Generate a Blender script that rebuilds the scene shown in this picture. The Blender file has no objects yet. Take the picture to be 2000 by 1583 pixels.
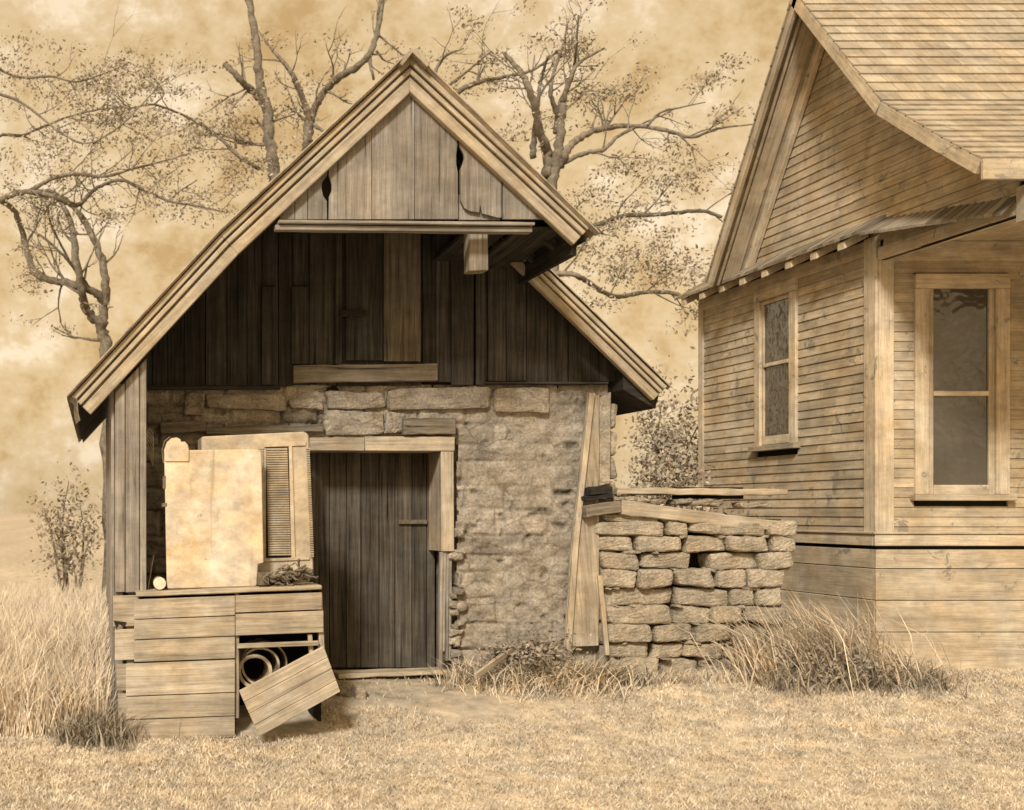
import bpy, math, random
import numpy as np
from mathutils import Vector
random.seed(7); rng = np.random.default_rng(11)
S = bpy.context.scene; COL = S.collection
F = 2450.0; EYE = 1.3; VX = 190.0; HZ = 1000.0     # focal length (px of a 2000 px wide picture), eye height, axis
def X(px, Y): return (px-VX)*Y/F
def Z(py, Y): return EYE+(HZ-py)*Y/F
def R(a): return math.radians(a)
def U(a, b): return random.uniform(a, b)

# ------------------------------------------------------------------ materials
def sep(v, o=0.0):
    return (v, v*(0.885-0.09*o), v*(0.72-0.26*o), 1)
MATS = {}
def nodes(name):
    m = bpy.data.materials.new(name); m.use_nodes = True
    nt = m.node_tree; b = nt.nodes['Principled BSDF']; b.inputs['Roughness'].default_value = .9
    b.inputs['Specular IOR Level'].default_value = .15
    MATS[name] = m
    return m, nt, b
def N(nt, t, **k):
    n = nt.nodes.new(t)
    for a, v in k.items(): setattr(n, a, v)
    return n
def ramp(nt, fac, stops):
    r = N(nt, 'ShaderNodeValToRGB'); e = r.color_ramp.elements
    while len(e) < len(stops): e.new(.5)
    for i, (p, c) in enumerate(stops):
        e[i].position = p; e[i].color = c if hasattr(c, '__len__') else (c, c, c, 1)
    nt.links.new(fac, r.inputs[0]); return r.outputs[0]
def noise(nt, vec, scale, detail=5, rough=.6, vscale=None, dist=0):
    if vscale:
        mp = N(nt, 'ShaderNodeMapping'); mp.inputs['Scale'].default_value = vscale
        nt.links.new(vec, mp.inputs[0]); vec = mp.outputs[0]
    n = N(nt, 'ShaderNodeTexNoise'); n.inputs['Scale'].default_value = scale; n.inputs['Detail'].default_value = detail
    n.inputs['Roughness'].default_value = rough; n.inputs['Distortion'].default_value = dist
    nt.links.new(vec, n.inputs['Vector']); return n.outputs['Fac']
def mix(nt, a, b, fac, mode='MIX'):
    m = N(nt, 'ShaderNodeMix', data_type='RGBA', blend_type=mode)
    for i, v in ((6, a), (7, b), (0, fac)):
        if hasattr(v, 'links') or hasattr(v, 'is_output'): nt.links.new(v, m.inputs[i])
        elif isinstance(v, (int, float)) and i != 0: m.inputs[i].default_value = (v, v, v, 1)
        else: m.inputs[i].default_value = v
    return m.outputs[2]
def attr(nt, name, out='Fac'):
    a = N(nt, 'ShaderNodeAttribute'); a.attribute_name = name; return a.outputs[out]
def bump(nt, b, h, strength, dist=.01):
    bp = N(nt, 'ShaderNodeBump'); bp.inputs['Strength'].default_value = strength; bp.inputs['Distance'].default_value = dist
    nt.links.new(h, bp.inputs['Height']); nt.links.new(bp.outputs[0], b.inputs['Normal'])
def stain(nt, col, amt=.5, sc=2.2):
    """old ochre weather stains and pale bleached patches laid over a colour, in world space"""
    g = N(nt, 'ShaderNodeNewGeometry').outputs['Position']
    s = ramp(nt, noise(nt, g, sc, 8, .68, dist=.6), [(.40, 0), (.66, 1)])
    c = mix(nt, col, (1.0, .80, .52, 1), mix(nt, 0.0, amt, s), 'MULTIPLY')
    s2 = ramp(nt, noise(nt, g, sc*1.7, 7, .7, vscale=(1, 1, 1.3)), [(.38, .72), (.62, 1.18)])
    return mix(nt, c, s2, .8, 'MULTIPLY')
def wood(name, lo, hi, o=.15, grain=1.0, crack=.6, st=.45, bmp=.5):
    m, nt, b = nodes(name)
    gv = attr(nt, 'gv', 'Vector'); rn = attr(nt, 'rnd')
    n1 = noise(nt, gv, 1.0, 7, .62, vscale=(1.3, 38, 38), dist=.25)
    n2 = noise(nt, gv, 1.0, 5, .65, vscale=(5, 150, 150))
    n3 = noise(nt, gv, 1.0, 4, .6, vscale=(.8, 6, 6))
    c = ramp(nt, n1, [(.30, sep(lo, o)), (.70, sep(hi, o))])
    c = mix(nt, c, ramp(nt, n2, [(.3, .62), (.65, 1.12)]), .75*grain, 'MULTIPLY')
    c = mix(nt, c, ramp(nt, n3, [(.3, .7), (.7, 1.2)]), .7, 'MULTIPLY')
    ck = ramp(nt, n1, [(.30, 1.0), (.385, 0.0)])
    c = mix(nt, c, sep(lo*.18), mix(nt, 0.0, crack, ck))
    c = mix(nt, c, ramp(nt, rn, [(0, .62), (1, 1.3)]), .8, 'MULTIPLY')
    c = stain(nt, c, st)
    nt.links.new(c, b.inputs['Base Color'])
    bump(nt, b, mix(nt, n1, n2, .5), bmp, .006)
    return m
def stone(name, lo, hi, o=.2, st=.5, strata=.6, cracks=0.0):
    m, nt, b = nodes(name)
    g = N(nt, 'ShaderNodeNewGeometry').outputs['Position']; rn = attr(nt, 'rnd'); cav = attr(nt, 'cav')
    n1 = noise(nt, g, 9, 9, .72, dist=.4); n2 = noise(nt, g, 55, 6, .7)
    n3 = noise(nt, g, 1, 5, .6, vscale=(6, 6, 40))
    c = ramp(nt, n1, [(.3, sep(lo, o)), (.68, sep(hi, o))])
    c = mix(nt, c, ramp(nt, n2, [(.32, .5), (.6, 1.15)]), .8, 'MULTIPLY')
    c = mix(nt, c, ramp(nt, n3, [(.3, .75), (.65, 1.15)]), strata, 'MULTIPLY')
    if cracks:
        wv = N(nt, 'ShaderNodeVectorMath', operation='ADD'); ns = N(nt, 'ShaderNodeTexNoise'); ns.inputs['Scale'].default_value = 7; ns.inputs['Detail'].default_value = 5
        nt.links.new(g, ns.inputs['Vector']); sc_ = N(nt, 'ShaderNodeVectorMath', operation='SCALE'); sc_.inputs['Scale'].default_value = .16; nt.links.new(ns.outputs['Color'], sc_.inputs[0])
        nt.links.new(g, wv.inputs[0]); nt.links.new(sc_.outputs[0], wv.inputs[1]); mp = N(nt, 'ShaderNodeMapping'); mp.inputs['Scale'].default_value = (2.6, .1, 4.6); nt.links.new(wv.outputs[0], mp.inputs[0])
        vo = N(nt, 'ShaderNodeTexVoronoi', feature='DISTANCE_TO_EDGE'); vo.inputs['Scale'].default_value = 1; nt.links.new(mp.outputs[0], vo.inputs['Vector'])
        ck = ramp(nt, vo.outputs['Distance'], [(.0, 1), (.035, 0)]); ms = ramp(nt, noise(nt, g, 2.4, 3), [(.42, 0), (.56, 1)])
        c = mix(nt, c, sep(.06), mix(nt, 0.0, cracks, mix(nt, ck, ms, 1.0, 'MULTIPLY')))
    c = mix(nt, c, ramp(nt, rn, [(0, .68), (1, 1.28)]), .85, 'MULTIPLY')
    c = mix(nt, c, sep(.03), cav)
    c = stain(nt, c, st, 3)
    nt.links.new(c, b.inputs['Base Color'])
    bump(nt, b, mix(nt, n1, n2, .45), .9, .02)
    return m
def plain(name, v, o=.1, rough=.85, var=.5, sc=12, st=.4, spec=.2, metal=0, bmp=.25):
    m, nt, b = nodes(name)
    g = N(nt, 'ShaderNodeNewGeometry').outputs['Position']; rn = attr(nt, 'rnd')
    n1 = noise(nt, g, sc, 8, .7, dist=.3)
    c = ramp(nt, n1, [(.3, sep(v*(1-var), o)), (.65, sep(v*(1+var*.35), o))])
    c = mix(nt, c, ramp(nt, rn, [(0, .72), (1, 1.25)]), .7, 'MULTIPLY')
    c = stain(nt, c, st, 4)
    nt.links.new(c, b.inputs['Base Color'])
    b.inputs['Roughness'].default_value = rough; b.inputs['Specular IOR Level'].default_value = spec
    b.inputs['Metallic'].default_value = metal
    bump(nt, b, n1, bmp, .01)
    return m
W_DARK = wood('weathered dark wood with hood shade', .02, .085, -.3, st=.2)  # base colour lowered further to deepen the shade under the hood
W_MID = wood('weathered grey boards', .18, .34, -.3, st=.3)
W_SHUT = wood('grey shutter boards', .06, .19, .1)
W_SILL = wood('grey knotty sill', .13, .28, .12, crack=.9)
W_PED = wood('bleached gable boards', .17, .31, -.3, st=.3, crack=.75, bmp=.7)
W_PALE = wood('pale bleached boards', .26, .47, .15, crack=.4)
W_RAKE = wood('pale painted roof edge', .29, .44, .2, crack=.2, st=.5)
W_DOOR = wood('brown plank door', .03, .15, -.1, crack=.8, bmp=.8)
W_SID = wood('old painted clapboard', .36, .50, .25, crack=.25, st=.6, grain=.7)
W_TRIM = wood('old painted trim', .38, .52, .2, crack=.15, st=.5)
W_LOG = wood('rotten grey timber', .12, .34, .1, crack=.9, bmp=.9)
SHING = wood('worn roof shingles', .36, .44, .2, crack=.05, grain=.35, st=.4)
M_STONE = stone('rubble limestone', .22, .39, o=-.1, st=.35, cracks=.5)
M_DRY = stone('dry laid limestone', .26, .44, .12, .35, .25)
M_ENAMEL = plain('rust stained white enamel', .52, .0, .5, .22, 6, .8, .3)
M_METAL = plain('faded painted sheet metal', .44, .2, .5, .25, 9, .6, .4)
M_RUST = plain('dark rusty metal', .16, .3, .6, .6, 30, .5, .3)
M_TIN = plain('corrugated tin', .42, .1, .5, .4, 8, .4, .4, .3)
M_CAN = plain('pale tin lid', .65, .2, .5, .25, 20, .4, .4)
M_RAG = plain('grey rags', .30, .1, .95, .8, 40, .3)
M_PALEW = plain('haze paled tall grass', .74, .05, .9, .3, 3, .4)  # paler base colour stands in for haze over the left grass
M_WEEDD = plain('dark grey weeds', .34, .05, .9, .6, 5, .4)  # darker grey tone of the tangled weeds
M_BARK = plain('grey tree bark', .21, .0, .95, .6, 14, .4, bmp=.8)
M_LEAF = plain('haze paled leaves', .38, .05, .8, .5, 3, .5)  # lighter base colour stands in for haze over the trees
M_LEAFD = plain('bush leaves', .42, .05, .8, .6, 3, .5)
M_GRASS = plain('dry pale grass', .60, .1, .9, .3, 2.2, .35)
M_WEED = plain('dry weeds', .66, .1, .9, .45, 4, .5)
M_GROUND = plain('dry pale ground', .52, .1, .95, .4, 4, .35, bmp=.8)
M_DARKIN = plain('painted gap darkness', .02, .1, .95, .3)  # near-black base colour stands in for unlit interiors and gaps
def chip(m, sc, th, col, sc2=0):
    nt = m.node_tree; b = nt.nodes['Principled BSDF']; src = b.inputs['Base Color'].links[0].from_socket
    g = N(nt, 'ShaderNodeNewGeometry').outputs['Position']
    k = ramp(nt, noise(nt, g, sc, 8, .75, dist=.8), [(th, 0), (th+.025, 1)])
    c = mix(nt, src, col, k)
    if sc2:
        k2 = ramp(nt, noise(nt, g, sc2, 6, .7, vscale=(9, 9, .7)), [(.60, 0), (.72, .65)]); c = mix(nt, c, sep(.30, .9), k2)
    nt.links.new(c, b.inputs['Base Color'])
chip(M_ENAMEL, 9, .66, sep(.20, .9), 1.6); chip(M_METAL, 14, .67, sep(.16, .6), 1.3)
chip(W_SID, 4.2, .58, sep(.23, .1)); chip(W_TRIM, 5, .60, sep(.25, .1)); chip(W_RAKE, 6, .63, sep(.2, .1))
def glass():
    m, nt, b = nodes('old window glass')
    g = N(nt, 'ShaderNodeNewGeometry').outputs['Position']
    c = ramp(nt, noise(nt, g, 1.2, 3, .5), [(.3, sep(.035)), (.7, sep(.09))])
    nt.links.new(c, b.inputs['Base Color'])
    b.inputs['Roughness'].default_value = .05; b.inputs['Specular IOR Level'].default_value = 1.0
    bump(nt, b, noise(nt, g, 5, 2, .5), .5, .02)
    return m
M_GLASS = glass()
M_BLIND = plain('drawn window blind', .42, .2, .8, .3, 6, .5)

# ------------------------------------------------------------------ mesh builder
class MB:
    def __init__(s): s.v = []; s.f = []; s.g = []; s.r = []; s.c = []; s.p = []
    def add(s, vs, fs, gs, rnd=None, cav=0.0):
        b = len(s.v); rnd = random.random() if rnd is None else rnd
        s.p.append((b, len(s.f), len(vs), len(fs)))
        s.v += [tuple(v) for v in vs]; s.g += [tuple(g) for g in gs]
        s.r += [rnd]*len(vs); s.c += [cav]*len(vs)
        s.f += [tuple(i+b for i in f) for f in fs]
    def box(s, x0, x1, y0, y1, z0, z1, ax=2, rnd=None, j=0.0):
        vs = [Vector((x, y, z)) for z in (z0, z1) for y in (y0, y1) for x in (x0, x1)]
        if j: vs = [v+Vector((U(-j, j), U(-j, j), U(-j, j))) for v in vs]
        o = [U(0, 50) for _ in range(3)]; p = {0: (0, 1, 2), 1: (1, 0, 2), 2: (2, 0, 1)}[ax]
        gs = [(v[p[0]]+o[0], v[p[1]]+o[1], v[p[2]]+o[2]) for v in vs]
        s.add(vs, [(0, 2, 3, 1), (4, 5, 7, 6), (0, 1, 5, 4), (2, 6, 7, 3), (0, 4, 6, 2), (1, 3, 7, 5)], gs, rnd)
    def beam(s, p0, p1, w, t, up=(0, 0, 1), n=1, j=0.0, rnd=None, taper=1.0):
        """bar from p0 to p1, w across 'up', t across the third axis, optional worn wobble"""
        p0 = Vector(p0); p1 = Vector(p1); d = (p1-p0); L = d.length; d.normalize()
        a = Vector(up); a = (a-d*a.dot(d)).normalized(); b = d.cross(a)
        o = [U(0, 50) for _ in range(3)]; vs = []; gs = []
        for i in range(n+1):
            k = i/n; q = p0+(p1-p0)*k; ww = w*(1+(taper-1)*k)
            for (sa, sb) in ((-1, -1), (1, -1), (1, 1), (-1, 1)):
                A = sa*ww/2+U(-j, j); B = sb*t/2+U(-j, j)*.5
                vs.append(q+a*A+b*B); gs.append((k*L+o[0], A+o[1], B+o[2]))
        fs = [(3, 2, 1, 0), tuple(4*n+i for i in range(4))]
        for i in range(n):
            for q in range(4):
                r = (q+1) % 4; fs.append((4*i+q, 4*i+r, 4*i+4+r, 4*i+4+q))
        s.add(vs, fs, gs, rnd)
    def prism(s, poly, c0, c1, plane='XZ', gdir=(0, 1), rnd=None):
        """polygon drawn in XZ (extruded along Y) or in YZ (extruded along X); gdir is the grain direction"""
        n = len(poly); o = [U(0, 50) for _ in range(3)]; vs = []; gs = []
        ar = sum(poly[i][0]*poly[(i+1) % n][1]-poly[(i+1) % n][0]*poly[i][1] for i in range(n))
        if ar < 0: poly = poly[::-1]
        L = math.hypot(*gdir); gx, gz = gdir[0]/L, gdir[1]/L
        for c in (c0, c1):
            for (u, z) in poly:
                vs.append((u, c, z) if plane == 'XZ' else (c, u, z))
                gs.append((u*gx+z*gz+o[0], -u*gz+z*gx+o[1], c+o[2]))
        fs = [tuple(range(n)), tuple(range(2*n-1, n-1, -1))]
        fs += [((i+1) % n, i, n+i, n+(i+1) % n) for i in range(n)]
        if plane == 'YZ': fs = [f[::-1] for f in fs]
        s.add(vs, fs, gs, rnd)
    def tube(s, pts, rad, n=7, cap=True, rnd=None, wob=0.0):
        pts = [Vector(p) for p in pts]; vs = []; gs = []; o = U(0, 50); L = 0
        a = None
        for i, p in enumerate(pts):
            d = (pts[min(i+1, len(pts)-1)]-pts[max(i-1, 0)]).normalized()
            if a is None:
                a = Vector((0, 1, 0)) if abs(d.y) < .8 else Vector((1, 0, 0))
            a = (a-d*a.dot(d)).normalized(); b = d.cross(a)
            if i: L += (p-pts[i-1]).length
            r = rad[i] if hasattr(rad, '__len__') else rad
            for k in range(n):
                t = 2*math.pi*k/n; rr = r*(1+U(-wob, wob))
                vs.append(p+(a*math.cos(t)+b*math.sin(t))*rr); gs.append((L+o, t*r, 0))
        fs = [(i*n+k, i*n+(k+1) % n, (i+1)*n+(k+1) % n, (i+1)*n+k) for i in range(len(pts)-1) for k in range(n)]
        if cap: fs += [tuple(range(n))[::-1], tuple((len(pts)-1)*n+k for k in range(n))]
        s.add(vs, fs, gs, rnd)
    def rock(s, x0, x1, y0, y1, z0, z1, rough=.010, rnd=None, sub=6, skew=0.0, pw=5):
        """quarried block: a rounded, uneven cuboid"""
        c = Vector(((x0+x1)/2, (y0+y1)/2, (z0+z1)/2)); h = Vector(((x1-x0)/2, (y1-y0)/2, (z1-z0)/2))
        idx = {}; vs = []; fs = []; ph = [U(0, 9) for _ in range(6)]
        tl = [U(-.010, .010) for _ in range(4)]
        def vert(i, j, k):
            if (i, j, k) in idx: return idx[(i, j, k)]
            u = Vector((2*i/sub-1, 2*j/sub-1, 2*k/sub-1))
            l = (abs(u.x)**pw+abs(u.y)**pw+abs(u.z)**pw)**(1/pw); u = u/l
            p = c+Vector((u.x*h.x, u.y*h.y, u.z*h.z))
            p += Vector((math.sin(p.z*17+ph[0])+.4*math.sin(p.z*41+p.x*30+ph[3]), math.sin(p.x*19+p.z*25+ph[1])+.5*math.sin(p.x*47+ph[4]),
                         math.sin(p.x*15+ph[2])+.35*math.sin(p.x*47+ph[5])))*rough*.5
            p += Vector((U(-1, 1), U(-1, 1), U(-1, 1)))*rough*.4
            p.z += u.x*(tl[0]+tl[1]*u.z)+skew*u.x*h.x; p.x += u.z*tl[2]*1.5
            idx[(i, j, k)] = len(vs); vs.append(p); return idx[(i, j, k)]
        for a in range(sub):
            for b in range(sub):
                for q in ((0, 1), (sub, 0)):
                    for ax in range(3):
                        def m(p, r):
                            t = [p, r]; t.insert(ax, q[0]); return vert(*t)
                        f = [m(a, b), m(a+1, b), m(a+1, b+1), m(a, b+1)]
                        if (q[1] == 1) ^ (ax == 1): f = f[::-1]
                        fs.append(tuple(f))
        s.add(vs, fs, vs, rnd)
    def each(s, name, mat, parent=None, bevel=0.0):
        out = []
        for (b, fb, nv, nf) in s.p:
            q = MB(); q.v = s.v[b:b+nv]; q.g = s.g[b:b+nv]; q.r = s.r[b:b+nv]; q.c = s.c[b:b+nv]
            q.f = [tuple(i-b for i in f) for f in s.f[fb:fb+nf]]; out.append(q.build(name, mat, parent, bevel))
        return out
    def build(s, name, mat, parent=None, bevel=0.0, smooth=False):
        me = bpy.data.meshes.new(name); me.from_pydata(s.v, [], s.f); me.update()
        a = me.attributes.new('gv', 'FLOAT_VECTOR', 'POINT'); a.data.foreach_set('vector', np.array(s.g, 'f').ravel())
        a = me.attributes.new('rnd', 'FLOAT', 'POINT'); a.data.foreach_set('value', np.array(s.r, 'f'))
        a = me.attributes.new('cav', 'FLOAT', 'POINT'); a.data.foreach_set('value', np.array(s.c, 'f'))
        me.materials.append(mat)
        if smooth: me.polygons.foreach_set('use_smooth', [True]*len(me.polygons))
        o = bpy.data.objects.new(name, me); COL.objects.link(o)
        if parent:
            o.parent = parent
            if parent.type == 'EMPTY': o.matrix_parent_inverse = parent.matrix_basis.inverted()
        if bevel:
            b = o.modifiers.new('bevel', 'BEVEL'); b.width = bevel; b.segments = 1; b.limit_method = 'ANGLE'; b.angle_limit = R(40)
        return o
def tag(o, label=None, cat=None, group=None, kind=None):
    if label: o['label'] = label
    if cat: o['category'] = cat
    if group: o['group'] = group
    if kind: o['kind'] = kind
    return o
def empty(name, loc, label, cat, group=None):
    o = bpy.data.objects.new(name, None); COL.objects.link(o); o.location = loc
    o.empty_display_size = .1
    return tag(o, label, cat, group)
def raw(name, v, f, mat, parent=None, rnd=None, smooth=False, cav=None):
    """mesh straight from numpy arrays"""
    me = bpy.data.meshes.new(name); nf, k = f.shape
    me.vertices.add(len(v)); me.vertices.foreach_set('co', v.astype('f').ravel())
    me.loops.add(nf*k); me.loops.foreach_set('vertex_index', f.astype('i').ravel())
    me.polygons.add(nf); me.polygons.foreach_set('loop_start', np.arange(0, nf*k, k, dtype='i'))
    me.polygons.foreach_set('loop_total', np.full(nf, k, 'i'))
    if smooth: me.polygons.foreach_set('use_smooth', np.ones(nf, bool))
    me.update(calc_edges=True)
    a = me.attributes.new('rnd', 'FLOAT', 'POINT'); a.data.foreach_set('value', (rng.random(len(v)) if rnd is None else rnd).astype('f'))
    if cav is not None:
        a = me.attributes.new('cav', 'FLOAT', 'POINT'); a.data.foreach_set('value', cav.astype('f'))
    me.materials.append(mat)
    o = bpy.data.objects.new(name, me); COL.objects.link(o)
    if parent: o.parent = parent; o.matrix_parent_inverse = parent.matrix_basis.inverted()
    return o

# ------------------------------------------------------------------ value noise in numpy
_T = rng.random((256, 256))
def vnoise(x, y):
    xi = np.floor(x).astype(int); yi = np.floor(y).astype(int); fx = x-xi; fy = y-yi
    fx = fx*fx*(3-2*fx); fy = fy*fy*(3-2*fy); T = lambda a, b: _T[a % 256, b % 256]
    return (T(xi, yi)*(1-fx)+T(xi+1, yi)*fx)*(1-fy)+(T(xi, yi+1)*(1-fx)+T(xi+1, yi+1)*fx)*fy
def fbm(x, y, o=5):
    s = 0; a = .5; 
    for i in range(o): s = s+a*vnoise(x*2**i+17*i, y*2**i+31*i); a *= .5
    return s

# ------------------------------------------------------------------ ground
def gz(x, y):
    x = np.asarray(x, float); y = np.asarray(y, float)
    d = np.clip(9.9-y, 0, None)
    return -.32*(1-np.exp(-d*d*.9))-.035*np.clip(8.6-y, 0, 9)+.05*(fbm(x*.7+5, y*.7+9, 3)-.45)*np.clip(d, 0, 1)*1.2
def axis(lo, a, b, hi, st):
    m = list(np.arange(a, b, st)); l = []; s = st; p = a
    while p > lo: s *= 1.35; p -= s; l.append(p)
    r = []; s = st; p = m[-1]
    while p < hi: s *= 1.35; p += s; r.append(p)
    return np.array(l[::-1]+m+r)
gx = axis(-500, -4, 12, 500, .1); gy = axis(-60, 2, 16, 700, .1)
GX, GY = np.meshgrid(gx, gy, indexing='ij'); GZ = gz(GX, GY)+.012*(fbm(GX*6, GY*6, 4)-.45)
nx, ny = GX.shape; I = np.arange(nx*ny).reshape(nx, ny)
fs = np.stack([I[:-1, :-1], I[1:, :-1], I[1:, 1:], I[:-1, 1:]], -1).reshape(-1, 4)
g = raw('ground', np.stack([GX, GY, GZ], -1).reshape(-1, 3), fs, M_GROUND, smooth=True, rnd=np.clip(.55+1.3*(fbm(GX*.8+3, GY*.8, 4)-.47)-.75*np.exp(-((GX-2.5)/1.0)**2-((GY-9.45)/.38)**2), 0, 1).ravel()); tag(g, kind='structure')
del g['kind']; tag(g, 'pale dry ground sloping gently down in front of the shed', None, kind='structure')

def blades(name, x, y, z, h, w, lean, mat, parent=None, az=None, curve=1.0):
    n = len(x); az = rng.random(n)*2*np.pi if az is None else az
    fa = rng.random(n)*2*np.pi
    wx = np.cos(fa)*w/2; wy = np.sin(fa)*w/2
    P = []
    for k, (t, ww) in enumerate(((0, 1), (.55, .75), (1, 0))):
        off = lean*h*t**(1+curve)
        px = x+np.cos(az)*off; py = y+np.sin(az)*off; pz = z+h*t*(1-.25*lean*t)
        if k < 2: P += [np.stack([px-wx*ww, py-wy*ww, pz], -1), np.stack([px+wx*ww, py+wy*ww, pz], -1)]
        else: P.append(np.stack([px, py, pz], -1))
    V = np.stack(P, 1).reshape(-1, 3); b = np.arange(n)*5
    f = np.concatenate([np.stack([b, b+1, b+3], -1), np.stack([b, b+3, b+2], -1), np.stack([b+2, b+3, b+4], -1)])
    return raw(name, V, f, mat, parent, rnd=np.repeat(rng.random(n), 5))
# short lawn in front
n = 190000
gyy = 5.6+rng.random(n)**.8*5.6; gxx = (-120+rng.random(n)*2240-140)/F*gyy*1.0
dens = fbm(gxx*1.1, gyy*1.1, 5)*1.5-.24
under = ((gxx > .1) & (gxx < 4.1) & (gyy > 9.9)) | ((gxx > .1) & (gxx < 1.6) & (gyy > 8.62)) | ((gxx > 6.3) & (gyy > 10.25)) | ((gxx > 1.3) & (gxx < 3.0) & (gyy > 9.15) & (rng.random(n) < .9))
keep = (~under) & (dens+rng.random(n)*.25 > .42)
gxx = gxx[keep]; gyy = gyy[keep]
hh = (.014+.036*rng.random(len(gxx)))*(.5+1.1*fbm(gxx*.9+40, gyy*.9, 3))
blades('lawn_grass', gxx, gyy, gz(gxx, gyy)-.005, hh, .006+.004*rng.random(len(gxx)), .4+.8*rng.random(len(gxx)), M_GRASS)
tag(bpy.data.objects['lawn_grass'], 'short pale dry grass covering the foreground', 'grass', kind='stuff')

# ------------------------------------------------------------------ the stone shed
YW = 10.0; YF = 8.7                     # stone wall plane, front of the hood
AP = (2.17, 4.46); LE = (-.18, 2.10); KN = (.852, 3.22); RC = (3.43, 3.285); RE = (4.42, 2.27)
shed = empty('stone_shed', (2.1, 10, 0), 'weathered stone shed with plank gable, dark plank door and deep projecting hood roof', 'shed')
def field(x0, x1, z0, z1, yf, st, rowh, colw, seed, hole=None, smear=None, amp=.028):
    xs = np.arange(x0, x1+st/2, st); zs = np.arange(z0, z1+st/2, st)
    GXX, GZZ = np.meshgrid(xs, zs, indexing='ij')
    wx = GXX+.05*(fbm(GXX*3+seed, GZZ*3, 4)-.45); wz = GZZ+.07*(fbm(GXX*1.8+seed*2, GZZ*2.5+7, 4)-.45)
    rnd_ = random.Random(seed); zb = [z0-.2]
    while zb[-1] < z1+.3: zb.append(zb[-1]+rnd_.uniform(*rowh))
    d = np.full(GXX.shape, 9.0); ridx = np.zeros(GXX.shape); off = np.zeros(GXX.shape)
    for i in range(len(zb)-1):
        m = (wz >= zb[i]) & (wz < zb[i+1]); cb = [x0-.5-rnd_.random()*.3]
        while cb[-1] < x1+.5: cb.append(cb[-1]+rnd_.uniform(*colw))
        dz = np.minimum(wz-zb[i], zb[i+1]-wz)
        for j in range(len(cb)-1):
            mm = m & (wx >= cb[j]) & (wx < cb[j+1])
            dd = np.minimum(dz, np.minimum(wx-cb[j], cb[j+1]-wx)); d[mm] = dd[mm]
            ridx[mm] = rnd_.random(); off[mm] = rnd_.uniform(-.012, .016)
    sm = smear(GXX, GZZ) if smear is not None else np.zeros(GXX.shape)
    e = np.clip(d/.022, 0, 1); e = e*e*(3-2*e)
    e = e*(1-sm)+(.55+.25*fbm(GXX*6, GZZ*6, 3))*sm
    fine = fbm(GXX*14, GZZ*18, 5)-.48
    h = amp*e*(1-.25*sm)+off*(1-sm)+fine*.034+.03*(fbm(GXX*3, GZZ*3, 3)-.45)
    pit = np.clip((fbm(GXX*9+60, GZZ*11+3, 4)-.66)*9, 0, 1)*.7; h = h-.04*pit
    cav = np.clip(1-e*1.6, 0, 1)*(1-sm)*.75*np.clip((fbm(GXX*4+9, GZZ*4, 3)-.22)*2.6, 0, 1)+.6*pit
    for (a, b, u, w_) in ((1098, 962, .09, .035), (1055, 1000, .13, .028), (1130, 985, .06, .03)): cav = cav+.55*np.clip(1.5*np.exp(-((GXX-X(a, 10))/u)**2-((GZZ-Z(b, 10))/w_)**2)-.3, 0, 1)*(.6+.8*fbm(GXX*8, GZZ*8, 3))  # hollows where plaster fell: their shadows painted dark into cav
    V = np.stack([GXX, yf-h, GZZ], -1).reshape(-1, 3); nx, nz = GXX.shape; I = np.arange(nx*nz).reshape(nx, nz)
    f = np.stack([I[:-1, :-1], I[1:, :-1], I[1:, 1:], I[:-1, 1:]], -1).reshape(-1, 4)
    if hole:
        cx = (GXX[:-1, :-1]).ravel(); cz = GZZ[:-1, :-1].ravel()
        ragged = .02*(vnoise(cz*14, cx*0)-.5)
        f = f[~((cx > hole[0]) & (cx < hole[1]+ragged) & (cz < hole[2]))]
    r = (ridx*(1-sm)+.62*sm).ravel()
    return V, f, r, np.clip(cav, 0, 1).ravel()
def smear(x, z):
    a = np.clip((x-2.75)*1.6, 0, 1)*np.clip(1.15-abs(z-1.3)*.35, 0, 1)
    b = np.clip((fbm(x*1.3+3, z*1.3+8, 4)-.40)*5, 0, 1)
    return np.clip(a*(.30+.5*b)+.25*b, 0, .80)
TOPW = Z(752, YW)
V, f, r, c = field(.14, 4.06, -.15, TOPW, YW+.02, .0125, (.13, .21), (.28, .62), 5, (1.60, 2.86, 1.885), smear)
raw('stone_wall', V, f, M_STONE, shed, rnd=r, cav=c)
m = MB(); m.box(3.85, 4.05, 10.03, 14, -.15, TOPW); m.box(.16, 3.85, 13.8, 14, -.1, TOPW-.1); m.box(.14, 1.6, 10.08, 10.4, -.1, TOPW-.02)
m.box(2.80, 3.85, 10.08, 10.4, -.1, TOPW-.02); m.box(1.6, 2.87, 10.08, 10.4, 1.885, TOPW-.02); m.build('rear_masonry', M_STONE, shed)
# corner stones standing proud at the right end
m = MB(); z = 0.0
while z < TOPW-.15:
    h = U(.14, .26); h = min(h, TOPW-.02-z); m.rock(3.98-U(0, .14), 4.12, 9.93, 10.2, z, z+h-.008, .012, pw=8); z += h
m.each('corner_stone', M_STONE, shed)
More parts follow.
